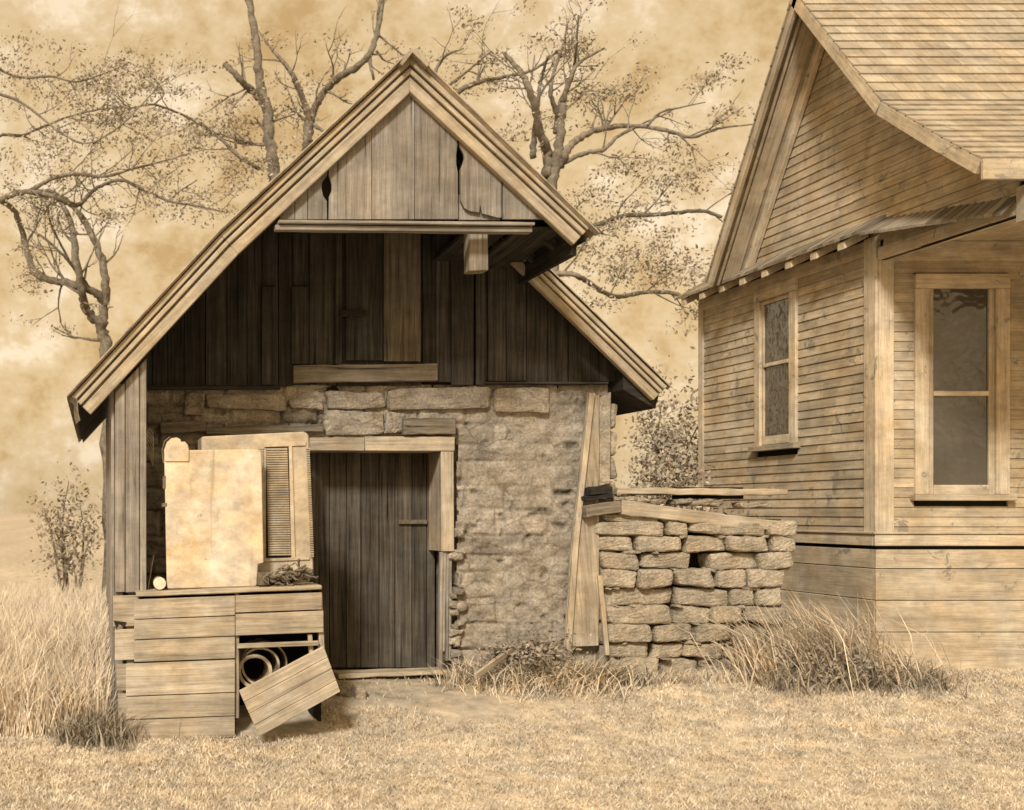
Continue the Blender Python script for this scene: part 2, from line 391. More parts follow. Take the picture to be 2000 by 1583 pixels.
# large lintel stones and timbers over the opening and left part
m = MB()
for (a, b, t, bt) in ((632, 752, 803, 850), (752, 790, 806, 846), (360, 400, 768, 812), (400, 560, 770, 800), (565, 632, 778, 800), (636, 752, 766, 799), (756, 960, 757, 800), (965, 1075, 757, 806)):
    m.rock(X(a, 9.96)+.004, X(b, 9.96)-.004, 9.945, 10.2, Z(bt, 9.96), Z(t, 9.96), .008, rnd=U(.3, .8), pw=14, sub=10)
m.each('lintel_stone', M_STONE, shed)
m = MB()
m.beam((X(788, 9.9), 9.97, Z(833, 9.9)), (X(890, 9.9), 9.97, Z(833, 9.9)), .13, .16, n=6, j=.008, rnd=.2)
m.beam((X(313, 9.9), 9.97, Z(836, 9.9)), (X(402, 9.9), 9.97, Z(832, 9.9)), .09, .14, n=5, j=.007, rnd=.3)
m.beam((X(402, 9.9), 9.97, Z(842, 9.9)), (X(632, 9.9), 9.97, Z(836, 9.9)), .06, .14, n=9, j=.006, rnd=.25)
m.each('lintel_timber', W_LOG, shed, .006)

def rz(x, side, d=0):                   # height of the roof line (offset d under it) at x
    if side < 0:
        if x < KN[0]:
            sl = (KN[1]-LE[1])/(KN[0]-LE[0]); return KN[1]-(KN[0]-x)*sl-d*math.sqrt(1+sl*sl)
        sl = (AP[1]-KN[1])/(AP[0]-KN[0])
    else: sl = (AP[1]-RE[1])/(RE[0]-AP[0])
    return AP[1]-abs(x-AP[0])*sl-d*math.sqrt(1+sl*sl)
def roofz(x, d): return rz(x, -1 if x < AP[0] else 1, d)
# gable planks of the wall, dark under the hood
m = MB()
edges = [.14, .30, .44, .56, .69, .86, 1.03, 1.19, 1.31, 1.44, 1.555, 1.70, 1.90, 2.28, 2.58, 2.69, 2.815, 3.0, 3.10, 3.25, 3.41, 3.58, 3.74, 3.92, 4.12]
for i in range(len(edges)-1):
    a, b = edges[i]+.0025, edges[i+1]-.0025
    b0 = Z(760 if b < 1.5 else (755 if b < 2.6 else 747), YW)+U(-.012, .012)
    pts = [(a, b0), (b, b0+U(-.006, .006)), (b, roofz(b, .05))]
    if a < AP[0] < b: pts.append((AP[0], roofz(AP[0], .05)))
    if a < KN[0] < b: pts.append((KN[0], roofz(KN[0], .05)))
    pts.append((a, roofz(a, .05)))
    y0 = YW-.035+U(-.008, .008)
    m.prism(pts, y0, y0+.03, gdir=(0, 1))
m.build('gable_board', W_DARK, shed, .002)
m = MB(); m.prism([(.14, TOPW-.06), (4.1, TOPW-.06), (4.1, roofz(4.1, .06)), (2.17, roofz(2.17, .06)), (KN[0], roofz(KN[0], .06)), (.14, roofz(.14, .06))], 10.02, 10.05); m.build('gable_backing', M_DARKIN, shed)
# battens, door post, loft hatch
m = MB()
for (a, b, t, bt, y) in ((655, 668, 440, 712, 9.93), (882, 925, 470, 752, 9.925), (930, 948, 470, 752, 9.93), (605, 612, 440, 712, 9.94), (570, 604, 560, 712, 9.935), (512, 538, 560, 752, 9.94), (850, 878, 492, 506, 9.90)):
    m.box(X(a, y), X(b, y), y, y+.025, Z(bt, y), Z(t, y), 2, j=.002)
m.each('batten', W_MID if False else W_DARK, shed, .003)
h = MB(); h.box(X(750, 9.92), X(822, 9.92), 9.925, 9.95, Z(706, 9.92), Z(455, 9.92), 2, rnd=.75)
hatch = h.build('loft_shutter', W_SHUT, shed, .003)
hd = MB(); hd.box(X(676, 9.92), X(748, 9.92), 9.93, 9.955, Z(704, 9.92), Z(452, 9.92), 2, rnd=.3)
hd = hd.build('loft_door', W_DARK, shed, .003)
lt = MB(); lt.box(X(665, 9.9), X(716, 9.9), 9.905, 9.925, Z(618, 9.9), Z(606, 9.9), 0); lt.tube([(X(686, 9.9), 9.91, Z(621, 9.9)), (X(686, 9.9), 9.89, Z(621, 9.9))], .012, 8)
lt.build('latch', W_DARK, hd)
m = MB(); m.beam((X(573, 9.9), 9.93, Z(731, 9.9)), (X(855, 9.9), 9.93, Z(727, 9.9)), .135, .07, n=14, j=.004, rnd=.6); m.build('loft_sill', W_SILL, shed, .006)
m = MB(); m.box(.2, 1.45, 9.93, 9.99, TOPW-.045, TOPW-.012, 0, j=.004); m.box(3.05, 4.05, 9.925, 9.99, TOPW+.0, TOPW+.018, 0, j=.003)
m.each('wall_plate', W_DARK, shed, .003)

# hood front boards (pediment), with knife-shaped gaps in two joints
YP = 8.80; zb = Z(430, YP)
def pb(px): return X(px, YP)
ed = [(545, []), (600, []), (640, []), (725, []), (808, []), (893, []), (978, []), (1064, []), (1110, [])]
holeL = [(640, 1.0), (640, .66), (628, .60), (627, .52), (633, .45), (639, .40), (639, 0)]
m = MB(); xs = [545, 575, 600, 640, 725, 808, 893, 978, 1066, 1110]
def zz(py): return Z(py, YP)
for i in range(len(xs)-1):
    a, b = pb(xs[i])+.002, pb(xs[i+1])-.002
    top = lambda x: roofz(x, .10)
    left = [(a, top(a)), (a, zb)]; right = [(b, zb), (b, top(b))]
    if xs[i+1] == 640: right = [(b-.006, zb), (b-.008, zz(395)), (pb(630), zz(384)), (pb(627), zz(370)), (pb(628), zz(358)), (pb(634), zz(350)), (b-.006, zz(344)), (b-.002, top(b))]
    if xs[i] == 640: left = [(a, top(a)), (a+.003, zz(345)), (pb(644), zz(352)), (pb(647), zz(362)), (pb(647), zz(374)), (pb(642), zz(386)), (a+.004, zz(398)), (a+.002, zb)]
    if xs[i] == 893: left = [(a, top(a)), (pb(894), zz(262)), (pb(896), zz(288)), (pb(904), zz(304)), (pb(905), zz(312)), (pb(902), zz(322)), (pb(897), zz(334)), (pb(897), zz(362)), (pb(898), zz(394)), (pb(905), zz(408)), (pb(915), zz(414)), (pb(934), zz(417)), (pb(936), zz(402)), (pb(940), zz(419)), (pb(952), zz(422)), (pb(970), zz(427))]; 
    if xs[i] == 893: right = [(b, zz(427)), (b, top(b))]
    if xs[i+1] == 893: right = [(b, zb), (b, zz(340)), (pb(889), zz(322)), (pb(889), zz(305)), (b-.004, zz(285)), (b-.002, zz(250)), (b, top(b))]
    if xs[i] == 978: left = [(a, top(a)), (a+.008, zz(300)), (a+.006, zb)]
    if b > AP[0] > a: right.append((AP[0], top(AP[0])))
    pts = left+right; y0 = YP-.022+U(-.004, .004)
    m.prism(pts, y0, y0+.022, rnd=U(.35, .8))
m.build('pediment_board', W_PED, shed, .0015)
m = MB(); m.prism([(pb(896), zz(429)), (pb(978), zz(429)), (pb(978), zz(380)), (pb(896), zz(380))], YP+.01, YP+.03, rnd=.9); m.build('patch_board', W_PED, shed)
# ledge under the pediment: two long strips with a shadow gap
m = MB(); m.beam((X(543, 8.7), 8.72, Z(434.5, 8.7)), (X(1042, 8.7), 8.72, Z(439, 8.7)), .022, .10, n=12, j=.0015, rnd=.75)
m.beam((X(538, 8.7), 8.74, Z(444, 8.7)), (X(1040, 8.7), 8.74, Z(449, 8.7)), .035, .08, n=12, j=.002, rnd=.5); m.each('pediment_ledge', W_MID, shed, .003)
m = MB(); m.box(X(914, 8.9), X(950, 8.9), 8.86, 9.0, Z(531, 8.9), Z(440, 8.9), 2, rnd=.95, j=.004); m.build('hanging_post', W_SILL, shed, .006)

# rakes: stacked mouldings following the roof edge
def rake(line, yf, sc=1.0, apex=True):
    """mouldings along a roof line (top to eave), mitred at its knee"""
    out = MB(); nrm = []; L = line
    side = 1 if L[-1][0] > L[0][0] else -1
    for i in range(len(L)-1):
        dx, dz = L[i+1][0]-L[i][0], L[i+1][1]-L[i][1]; q = math.hypot(dx, dz); n_ = (-dz/q, dx/q); nrm.append(n_ if n_[1] > 0 else (-n_[0], -n_[1]))
    def P(i, d):
        if i == 0:
            n = nrm[0]
            return (L[0][0], L[0][1]-d/n[1]) if apex else (L[0][0]-n[0]*d, L[0][1]-n[1]*d)
        if i == len(L)-1: n = nrm[-1]
        else: n = ((nrm[i-1][0]+nrm[i][0])/2, (nrm[i-1][1]+nrm[i][1])/2)
        return (L[i][0]-n[0]*d, L[i][1]-n[1]*d)
    for (d0, d1, dy, rn) in ((0, .04, 0, .75), (.04, .055, .035, .05), (.055, .088, .008, .9), (.088, .105, .04, .05), (.105, .182, .016, .75)):
        for i in range(len(L)-1):
            out.prism([P(i, d0*sc), P(i+1, d0*sc), P(i+1, d1*sc), P(i, d1*sc)], yf+dy, yf+.075, gdir=(L[i+1][0]-L[i][0], L[i+1][1]-L[i][1]), rnd=rn)
    return out
rake([AP, KN, LE], YF).build('rake_board', W_RAKE, shed, .005)
rake([AP, RC], YF, sc=.95).build('rake_board', W_RAKE, shed, .005)
rake([(RC[0]-.35, rz(RC[0]-.35, 1)), RE], 9.72, sc=.8, apex=False).build('rake_board', W_RAKE, shed, .005)
# ridge cap and curled tin ends
m = MB(); m.prism([(AP[0]-.09, AP[1]-.075), (AP[0]-.02, AP[1]+.02), (AP[0]+.05, AP[1]+.022), (AP[0]+.12, AP[1]-.08), (AP[0]+.10, AP[1]-.10), (AP[0], AP[1]-.0), (AP[0]-.07, AP[1]-.09)], 8.63, 14.25); m.build('ridge_cap', M_TIN, shed, .003)
m = MB()
p0 = Vector((LE[0]-.012, 8.64, LE[1]+.02)); vs = []
for k in range(9):
    t = k/8; ang = R(-40+220*t); r_ = .055
    vs.append((p0.x+.05*math.cos(ang)*.5+t*.10, p0.y, p0.z-.0-.19*t+.03*math.sin(ang)))
n_ = len(vs); V2 = vs+[(v[0]-.03, v[1]+.35, v[2]) for v in vs]
m.add(V2, [(i, i+1, n_+i+1, n_+i) for i in range(n_-1)], V2)
o = m.build('tin_end', M_RUST, shed); sm_ = o.modifiers.new('solid', 'SOLIDIFY'); sm_.thickness = .006
# roof sheets (corrugated) with boards underneath
def sheet(x0, x1, y0, y1, side, lift, mat, name, corr=.009, pitch=.09, th=.012):
    ys = np.arange(y0, y1+1e-6, pitch/6) if corr else np.array([y0, y1]); V = []
    for zoff in (0, -th):
        for yy in ys:
            dz = corr*math.sin(2*math.pi*yy/pitch) if corr else 0
            for xx in (x0, x1): V.append((xx, yy, rz(xx, side)+lift+dz+zoff))
    n = len(ys); f = []
    for i in range(n-1):
        a = 2*i; f.append((a, a+1, a+3, a+2)); b = 2*n+a; f.append((b, b+2, b+3, b+1))
    f.append((0, 2*n, 2*n+1, 1)); e = 2*(n-1); f.append((e, e+1, 2*n+e+1, 2*n+e))
    for s0 in (0, 1):
        for i in range(n-1):
            a = 2*i+s0; q = (a, a+2, 2*n+a+2, 2*n+a); f.append(q if s0 else q[::-1])
    m = MB(); m.add(V, f, [(v[0], v[1], v[2]) for v in V], .5); return m
for (xa, xb) in ((LE[0]-.03, KN[0]), (KN[0], AP[0])): sheet(xa, xb, 8.66, 14.2, -1, .03, M_TIN, 'x').build('roof_sheet', M_TIN, shed)
S2 = sheet(AP[0]+.0, RC[0]+.03, 8.66, 9.70, 1, .03, M_TIN, 'x'); S2.build('roof_sheet', M_TIN, shed)
S3 = sheet(AP[0]+.0, RE[0]+.03, 9.70, 14.2, 1, .03, M_TIN, 'x'); S3.build('roof_sheet', M_TIN, shed)
m = MB()
for side, xe0, xe1, y0, y1 in ((-1, LE[0]+.02, KN[0], 8.78, 14.1), (-1, KN[0], AP[0], 8.78, 14.1), (1, AP[0], RC[0]-.01, 8.78, 9.72), (1, AP[0], RE[0]-.01, 9.80, 14.1)):
    y = y0
    while y < y1:
        w = min(U(.16, .24), y1-y); q = .09
        a, b = xe0, xe1
        pts = [(a, rz(a, side)-.02), (b, rz(b, side)-.02), (b, rz(b, side)-.05), (a, rz(a, side)-.05)]
        m.prism(pts, y, y+w-.006, gdir=(1, -side)); y += w
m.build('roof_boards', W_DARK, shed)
m = MB()          # rafters, and boxed underside along the cut end of the hood
for y in (9.1, 9.55):
    m.prism([(LE[0]+.05, rz(LE[0]+.05, -1)-.055), (KN[0], KN[1]-.055), (AP[0], AP[1]-.055), (AP[0], AP[1]-.17), (KN[0], KN[1]-.17), (LE[0]+.12, rz(LE[0]+.12, -1)-.15)], y, y+.05, gdir=(1, 1))
    m.prism([(RC[0]-.05, rz(RC[0]-.05, 1)-.055), (AP[0], AP[1]-.055), (AP[0], AP[1]-.17), (RC[0]-.12, rz(RC[0]-.12, 1)-.15)], y, y+.05, gdir=(-1, 1))
m.prism([(RE[0]-.40, rz(RE[0]-.40, 1, .06)), (RE[0]-.03, rz(RE[0]-.03, 1, .06)), (RE[0]-.06, rz(RE[0]-.06, 1, .16)), (4.11, TOPW-.06), (4.11, TOPW+.1)], 9.80, 13.9, gdir=(1, 0), rnd=.1)
m.each('rafter', W_DARK, shed, .003)
m = MB()
m.beam((RC[0]-.09, 8.79, rz(RC[0]-.09, 1)-.15), (RC[0]-.09, 9.9, rz(RC[0]-.09, 1)-.15), .15, .04, rnd=.1)
m.beam((RC[0]-.30, 8.86, 3.30), (RC[0]-.30, 9.93, 3.24), .03, .32, rnd=.5); m.beam((RC[0]-.62, 8.86, 3.33), (RC[0]-.62, 9.93, 3.30), .03, .30, rnd=.3)
m.each('hood_soffit', W_DARK, shed, .003)
# left enclosure under the hood: front boards and side wall
m = MB()
for (a, b) in ((225, 244), (245.5, 272), (273.5, 286)):
    x0, x1 = X(a, 8.78), X(b, 8.78); y0 = 8.79+U(-.006, .006)
    m.prism([(x0, Z(1158, 8.78)), (x1, Z(1157, 8.78)), (x1, roofz(x1, .20)), (x0, roofz(x0, .20))], y0, y0+.025, rnd=U(.5, .9))
m.build('end_board', W_MID, shed, .003)
m = MB(); y = 8.84
while y < 13.9:
    w = U(.14, .2); m.box(.098, .122, y, y+w-.008, float(gz(0, y))-.02 if y < 10 else -.05, roofz(.11, .06), 2, j=.003); y += w
m.box(.125, .18, 8.82, 8.88, -.25, 2.2, 2); m.build('side_board', W_MID, shed, .002)
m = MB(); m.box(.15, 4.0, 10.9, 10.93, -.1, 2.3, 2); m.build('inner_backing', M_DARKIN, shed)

# door frame and door
fr = MB(); yj = 9.925
fr.box(X(605, yj), X(712, yj), yj, yj+.36, Z(881, yj), Z(855, yj), 0, rnd=.35, j=.003); fr.box(X(712.5, yj), X(888, yj), yj-.006, yj+.36, Z(881, yj), Z(853, yj), 0, rnd=.8, j=.003)
fr.box(X(862, yj), X(887, yj), yj, yj+.38, Z(1078, yj), Z(882, yj), 2, rnd=.85, j=.003)
fr.box(1.55, 1.68, yj, yj+.15, .0, 1.78, 2, rnd=.5)
frame = fr.build('door_frame', W_PALE, shed, .005)
m = MB()
for i, (a, b) in enumerate(((861, 866), (867, 872), (873, 879), (880, 885))):
    m.beam((X((a+b)/2, yj), yj+.03+i*.012, Z(1079, yj)), (X((a+b)/2-3+i*.6, yj), yj+.03+i*.01, Z(1282+U(-12, 20), yj)), .024, .05, (1, 0, 0), n=5, j=.002, taper=.9, rnd=.8)
m.each('split_jamb', W_MID, shed, .002)
d = MB(); x = 1.62; yd = 10.30
for w in (.13, .155, .14, .12, .15, .13, .14, .12, .16):
    if x > 2.76: break
    x1 = min(x+w, 2.775); y0 = yd+U(-.004, .004); d.box(x+.003, x1-.003, y0, y0+.03, .02, 1.84, 2, rnd=U(.2, .85)); x += w
door = d.build('door', W_DOOR, shed, .003)
m = MB(); m.box(2.47, 2.70, 10.27, 10.285, 1.20, 1.235, 0, rnd=.2); m.build('hinge', M_RUST, door, .002)
m = MB(); m.beam((X(655, 9.85), 9.85, Z(1318, 9.85)), (X(868, 9.85), 9.87, Z(1311, 9.85)), .035, .22, n=8, j=.004, rnd=.85); m.build('door_sill', W_PALE, shed, .005)
# broken rubble edge beside the jamb
m = MB()
for i in range(26):
    z = U(0.02, 1.15); x = X(891, 9.95)+U(-.02, .05); s_ = U(.03, .075)
    m.rock(x-s_*.7, x+s_*.7, 9.93, 10.08, z, z+s_, .008, sub=4, pw=4)
m.each('rubble_edge', M_STONE, shed)

# ------------------------------------------------------------------ leaning planks at the right corner
m = MB(); yl = 9.885
m.prism([(X(1149, yl), Z(768, yl)), (X(1172, yl), Z(772, yl)), (X(1171, yl), Z(900, yl)), (X(1171, yl), Z(1060, yl)), (X(1170, yl), Z(1262, yl)), (X(1103, yl), Z(1265, yl)), (X(1117, yl), Z(1060, yl)), (X(1132, yl), Z(930, yl))], yl+.005, yl+.035, rnd=.6, gdir=(-.08, 1))
m.prism([(X(1149, yl), Z(768, yl)), (X(1160, yl), Z(769, yl)), (X(1142, yl), Z(930, yl)), (X(1128, yl), Z(1060, yl)), (X(1114, yl), Z(1268, yl)), (X(1103, yl), Z(1268, yl)), (X(1117, yl), Z(1060, yl)), (X(1132, yl), Z(930, yl))], yl-.03, yl+.004, rnd=1, gdir=(-.08, 1))  # left edge strip toned lighter to paint the sunlit edge
tag(m.build('leaning_plank', W_PALE, None, .004), 'long pale plank leaning upright against the right corner of the stone shed', 'plank')
m = MB(); yl = 9.75
m.beam((X(1186, yl), yl, Z(1280, yl)), (X(1173, yl), yl+.02, Z(1125, yl)), .035, .03, (1, 0, 0), n=5, j=.003, rnd=.9)
tag(m.build('thin_stake', W_PALE, None, .003), 'thin pale stake standing at the left end of the dry stone wall', 'stake')
m = MB(); yl = 9.9
m.prism([(X(1170, yl), Z(778, yl)), (X(1192, yl), Z(766, yl)), (X(1190, yl), Z(945, yl)), (X(1170, yl), Z(950, yl))], yl-.02, yl+.02, rnd=.75)
m.build('corner_plaster', M_STONE, shed, .006)

# ------------------------------------------------------------------ dry stone wall with timbers on top
dw = empty('dry_stone_wall', (4.7, 10, 0), 'low dry stone wall of stacked rough blocks between the shed and the house', 'stone wall')
m = MB(); ysw = 9.88
rows = [(1285, 1322, [1188, 1215, 1290, 1365, 1450, 1530]), (1255, 1289, [1183, 1270, 1336, 1415, 1480, 1560]), (1219, 1257, [1180, 1276, 1357, 1430, 1500, 1560]),
        (1184, 1221, [1180, 1315, 1389, 1455, 1540]), (1148, 1186, [1178, 1317, 1424, 1476, 1530]), (1112, 1150, [1172, 1245, 1318, 1398, 1460, 1535]),
        (1078, 1114, [1170, 1250, 1352, 0, 1385, 1480, 1552]), (1046, 1080, [1160, 1240, 1335, 1420, 1505, 1556]), (1018, 1048, [1158, 1300, 1345, 1500, 1560]), (1004, 1022, [1175, 1290, 1345])]
for ri, (t, bt, cs) in enumerate(rows):
    i = 0
    while i < len(cs)-1:
        if cs[i+1] == 0: i += 2; continue
        a, b = cs[i], cs[i+1]; yy = ysw+U(-.045, .045)+.012*(len(rows)-ri)*.3
        sk = -.03 if ri > 6 else U(-.02, .02)
        gap = U(.006, .014)
        m.rock(X(a, yy)+gap, X(b, yy)-gap*U(.6, 1.6), yy-.02, yy+.32, Z(bt, yy)+U(.002, .014), Z(t, yy)-U(.0, .008), .008, rnd=U(.35, .85), sub=11, skew=sk, pw=9)
        i += 1
for i in range(46):
    t, bt, cs = random.choice(rows[:-1]); a = U(cs[0]+15, cs[-1]-15); s_ = U(.012, .03)
    m.rock(X(a, ysw)-s_*1.6, X(a, ysw)+s_*U(.8, 2), ysw-.01, ysw+.12, Z(bt, ysw)-s_*.5, Z(bt, ysw)+s_*.5, .006, rnd=U(0, .8), sub=4, pw=6)
m.build('stonework', M_DRY, dw)
m = MB(); m.box(X(1190, 10.05), X(1535, 10.05), 10.12, 10.5, -.05, Z(1015, 10.05), 2); m.build('rubble_core', M_DARKIN, dw)
yb = 9.85
m = MB(); m.beam((X(1212, yb), yb+.05, Z(992, yb)), (X(1532, yb), yb+.08, Z(1030, yb)), .115, .13, n=14, j=.006, rnd=.75, taper=.72)
tag(m.build('fallen_beam', W_PALE, None, .006), 'long pale squared beam sloping down to the right along the top of the dry stone wall', 'beam')
m = MB(); m.beam((X(1138, yb), yb, Z(1000, yb)), (X(1210, yb), yb+.04, Z(990, yb)), .095, .12, n=6, j=.007, rnd=.45)
tag(m.build('beam_offcut', W_LOG, None, .006), 'short grey beam end butted against the left end of the long sloping beam', 'beam')
m = MB(); m.beam((X(1195, 9.95), 9.98, Z(960, 9.95)), (X(1530, 9.95), 10.02, Z(962, 9.95)), .05, .26, n=14, j=.006, rnd=.7)
tag(m.build('flat_board', W_PALE, None, .004), 'flat weathered board lying level as the topmost timber over the dry stone wall', 'board')
m = MB()
for (a, b, c, d_, w) in ((1136, 975, 1196, 968, .04), (1148, 961, 1195, 957, .065)):
    m.beam((X(a, yb), yb, Z(b, yb)), (X(c, yb), yb+.05, Z(d_, yb)), w, .10, n=6, j=.009, rnd=.02)
tag(m.build('rotten_log', W_DARK, None, .006), 'dark rotten log end sticking out left above the short beam end', 'log')
m = MB()
for i in range(15):
    a = U(1200, 1500); s_ = U(.04, .09); zt = Z(975+(a-1200)*.045, yb)
    m.rock(X(a, yb), X(a, yb)+s_*2.2, yb+U(.0, .05), yb+.2, zt-.02, zt+s_*.45-.01, .01, rnd=U(0, .6), sub=5)
m.each('wedge_stone', M_DRY, dw)
m = MB(); m.box(X(1318, 10.03), X(1452, 10.03), 10.03, 10.08, Z(975, 10.03), Z(952, 10.03), 0); m.build('gap_shade_strip', M_DARKIN, dw)  # near-black strip stands in for the shade below the flat board

# ------------------------------------------------------------------ plank bin
YB = 8.58
bin_ = empty('plank_bin', (.85, 8.7, -.27), 'low pale bin of horizontal planks in front of the shed beside the door', 'bin')
def zB(px, y0): return Z(y0-(px-225)*.038, YB)    # courses rise slightly to the right
m = MB()
def hb(a, b, t, bt, rn=None, dy=0, sk=.038):
    f0 = lambda px, y0: Z(y0-(px-225)*sk, YB)
    m.prism([(X(a, YB), f0(a, bt)-.0+.003), (X(b, YB), f0(b, bt)+.003), (X(b, YB), f0(b, t)-.003), (X(a, YB), f0(a, t)-.003)], YB+dy, YB+.025+dy, gdir=(1, sk), rnd=rn)
for (t, bt) in ((1172, 1212), (1212, 1252), (1252, 1296), (1297, 1362), (1362, 1408), (1408, 1450), (1450, 1475)):
    hb(262 if t < 1297 else 246, 459, t, bt, U(.5, .9), U(-.004, .004))
hb(460, 629, 1172, 1207, .55); hb(460, 632, 1208, 1252, .7, .004); hb(463, 622, 1266, 1277, .9, -.01)
for (t, bt) in ((1164, 1226), (1230, 1292), (1298, 1352), (1356, 1420), (1424, 1448)):
    hb(221+ (t-1164)*.05, 272-(t-1164)*.09, t, bt, U(.4, .8), .02)
m.build('front_plank', W_PALE, bin_, .003)
m = MB(); m.beam((X(266, YB), YB+.16, Z(1162, YB)), (X(628, YB), YB+.16, Z(1147, YB)), .03, .36, n=8, j=.002, rnd=.9); m.build('top_board', W_PALE, bin_, .006)
m = MB()
m.beam((X(607, YB), YB+.05, Z(1240, YB)), (X(616, YB), YB+.05, Z(1345, YB)), .03, .04, (1, 0, 0), rnd=.8); m.beam((X(626, YB), YB+.06, Z(1160, YB)), (X(634, YB), YB+.06, Z(1345, YB)), .035, .06, (1, 0, 0), rnd=.9)
m.beam((X(464, YB), YB+.055, Z(1160, YB)), (X(464, YB), YB+.055, Z(1405, YB)), .03, .05, (1, 0, 0), rnd=.5); m.box(X(248, YB), X(262, YB), YB+.05, YB+.1, -.28, Z(1165, YB), 2)
m.each('corner_post', W_PALE, bin_, .004)
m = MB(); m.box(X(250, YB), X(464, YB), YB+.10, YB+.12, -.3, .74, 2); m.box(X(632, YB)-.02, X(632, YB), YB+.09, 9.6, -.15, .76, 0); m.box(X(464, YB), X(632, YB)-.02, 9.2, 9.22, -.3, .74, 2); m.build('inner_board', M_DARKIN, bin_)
m = MB(); m.prism([(X(222, YB), Z(1213, YB)), (X(247, YB), Z(1216, YB)), (X(243, YB), Z(1226, YB)), (X(232, YB), Z(1219, YB)), (X(228, YB), Z(1231, YB))], YB+.014, YB+.019); m.build('broken_notch_shade', M_DARKIN, bin_)  # near-black plate painted as the dark inside a broken notch
# tilted panel leaning at the opening
m = MB(); yt = 8.42
q = [(467, 1350), (632, 1262), (665, 1352), (507, 1440)]
for k in range(4):
    a, b = k/4, (k+1)/4-.008
    L0 = lambda t, s: (q[0][0]+(q[3][0]-q[0][0])*t + s*((q[1][0]-q[0][0])+((q[2][0]-q[3][0])-(q[1][0]-q[0][0]))*t), q[0][1]+(q[3][1]-q[0][1])*t+s*((q[1][1]-q[0][1])+((q[2][1]-q[3][1])-(q[1][1]-q[0][1]))*t))
    pts = [L0(a, 0), L0(a, 1), L0(b, 1), L0(b, 0)]
    m.prism([(X(p[0], yt), Z(p[1], yt)) for p in pts], yt, yt+.02, gdir=(165, 88), rnd=U(.75, 1))
tag(m.build('fallen_panel', W_PALE, None, .003), 'pale square board panel tilted against the opening at the right of the plank bin', 'panel')
# rolls inside the opening
def ring(px, py, rpx, y0, y1, name, label, mat, thick=.006, ribs=0):
    m = MB(); c = Vector((X(px, y0), y0, Z(py, y0))); r = rpx*y0/F; n = 40; vs = []; fs = []
    prof = [(0, r-thick*1.5), (0, r+thick), (.02, r+thick), (.02, r)]+[(y1-y0, r), (y1-y0, r-thick), (.02, r-thick*1.5)]
    for k in range(n):
        t = 2*math.pi*k/n; w = 1+.015*math.sin(3*t)
        for (yy, rr) in prof: vs.append((c.x+math.cos(t)*rr*w, c.y+yy, c.z+math.sin(t)*rr*w))
    P_ = len(prof)
    for k in range(n):
        for q_ in range(P_):
            fs.append((k*P_+q_, k*P_+(q_+1) % P_, ((k+1) % n)*P_+(q_+1) % P_, ((k+1) % n)*P_+q_))
    m.add(vs, fs, vs, .9)
    return tag(m.build(name, mat, None, smooth=False), label, 'roll')
ring(509, 1302, 36, 8.80, 9.1, 'sheet_roll', 'larger hollow metal roll at the back inside the bin opening', M_METAL)
ring(498, 1312, 31, 8.72, 9.0, 'sheet_roll', 'smaller hollow metal roll nested in front inside the bin opening', M_METAL, .009)
ring(516, 1298, 44, 8.86, 9.12, 'sheet_roll', 'widest thin hoop behind the two nested rolls in the bin opening', M_TIN, .004)

# ------------------------------------------------------------------ old cabinet and enamel panel standing on the bin
YC = 8.86
cab = empty('louvred_cabinet', (1.2, 9.0, .77), 'tall pale metal cabinet with louvred vents standing on the plank bin beside the door', 'cabinet')
m = MB()
cabp = [(X(394, YC), Z(853, YC)), (X(596, YC), Z(843, YC)), (X(604, YC), Z(850, YC)), (X(613, YC), Z(1112, YC)), (X(606, YC), Z(1126, YC)), (X(400, YC), Z(1140, YC))]
m.prism(cabp, YC+.012, YC+.36, rnd=.7); m.build('cabinet_body', M_METAL, cab, .01)
m = MB()
m.prism([(X(516, YC), Z(866, YC)), (X(598, YC), Z(862, YC)), (X(598, YC), Z(871, YC)), (X(516, YC), Z(874, YC))], YC-.0, YC+.011, rnd=.8)
m.prism([(X(564, YC), Z(872, YC)), (X(571, YC), Z(872, YC)), (X(577, YC), Z(1092, YC)), (X(569, YC), Z(1092, YC))], YC-.002, YC+.011, rnd=.9)
m.prism([(X(513, YC), Z(1092, YC)), (X(605, YC), Z(1088, YC)), (X(605, YC), Z(1094, YC)), (X(513, YC), Z(1098, YC))], YC-.0, YC+.011, rnd=.7)
m.each('trim_strip', M_METAL, cab, .003)
m = MB(); nl = 46
for k in range(nl):
    t = (k+.5)/nl; py = 876+t*210; xa = X(520+t*4, YC); xb = X(561+t*7, YC)
    m.beam((xa, YC+.0, Z(py, YC)), (xb, YC+.0, Z(py-.6, YC)), .0072, .018, (0, -.55, 1), rnd=U(.4, .8))
m.build('vent_louvre', M_METAL, cab)
m = MB(); m.box(X(520, YC), X(568, YC), YC+.006, YC+.011, Z(1090, YC), Z(874, YC), 2, rnd=0); m.build('vent_backing', M_DARKIN, cab)
m = MB(); m2 = MB()
for k in range(48):
    t = (k+.5)/48; py = 874+t*215; xa = X(508+t*3, YC); m.box(xa, xa+.022, YC-.003, YC+.012, Z(py+1.5, YC), Z(py-1.2, YC), 0, rnd=.8)
    xb = X(598.5+t*8.5, YC); m2.box(xb, xb+.022, YC-.004, YC+.03, Z(py+1.4, YC), Z(py-1.2, YC), 0, rnd=.3)
m.build('edge_louvre', M_METAL, cab); m2.build('edge_louvre', M_METAL, cab)
YE = 8.70
pan = empty('enamel_panel', (.9, 8.75, .77), 'large rust stained white enamel panel propped in front of the louvred cabinet', 'panel')
m = MB()
pts = [(321, 884), (326, 880), (504, 878), (511, 884), (515, 1100), (504, 1103), (502, 1142), (500, 1146), (329, 1151), (326, 1147)]
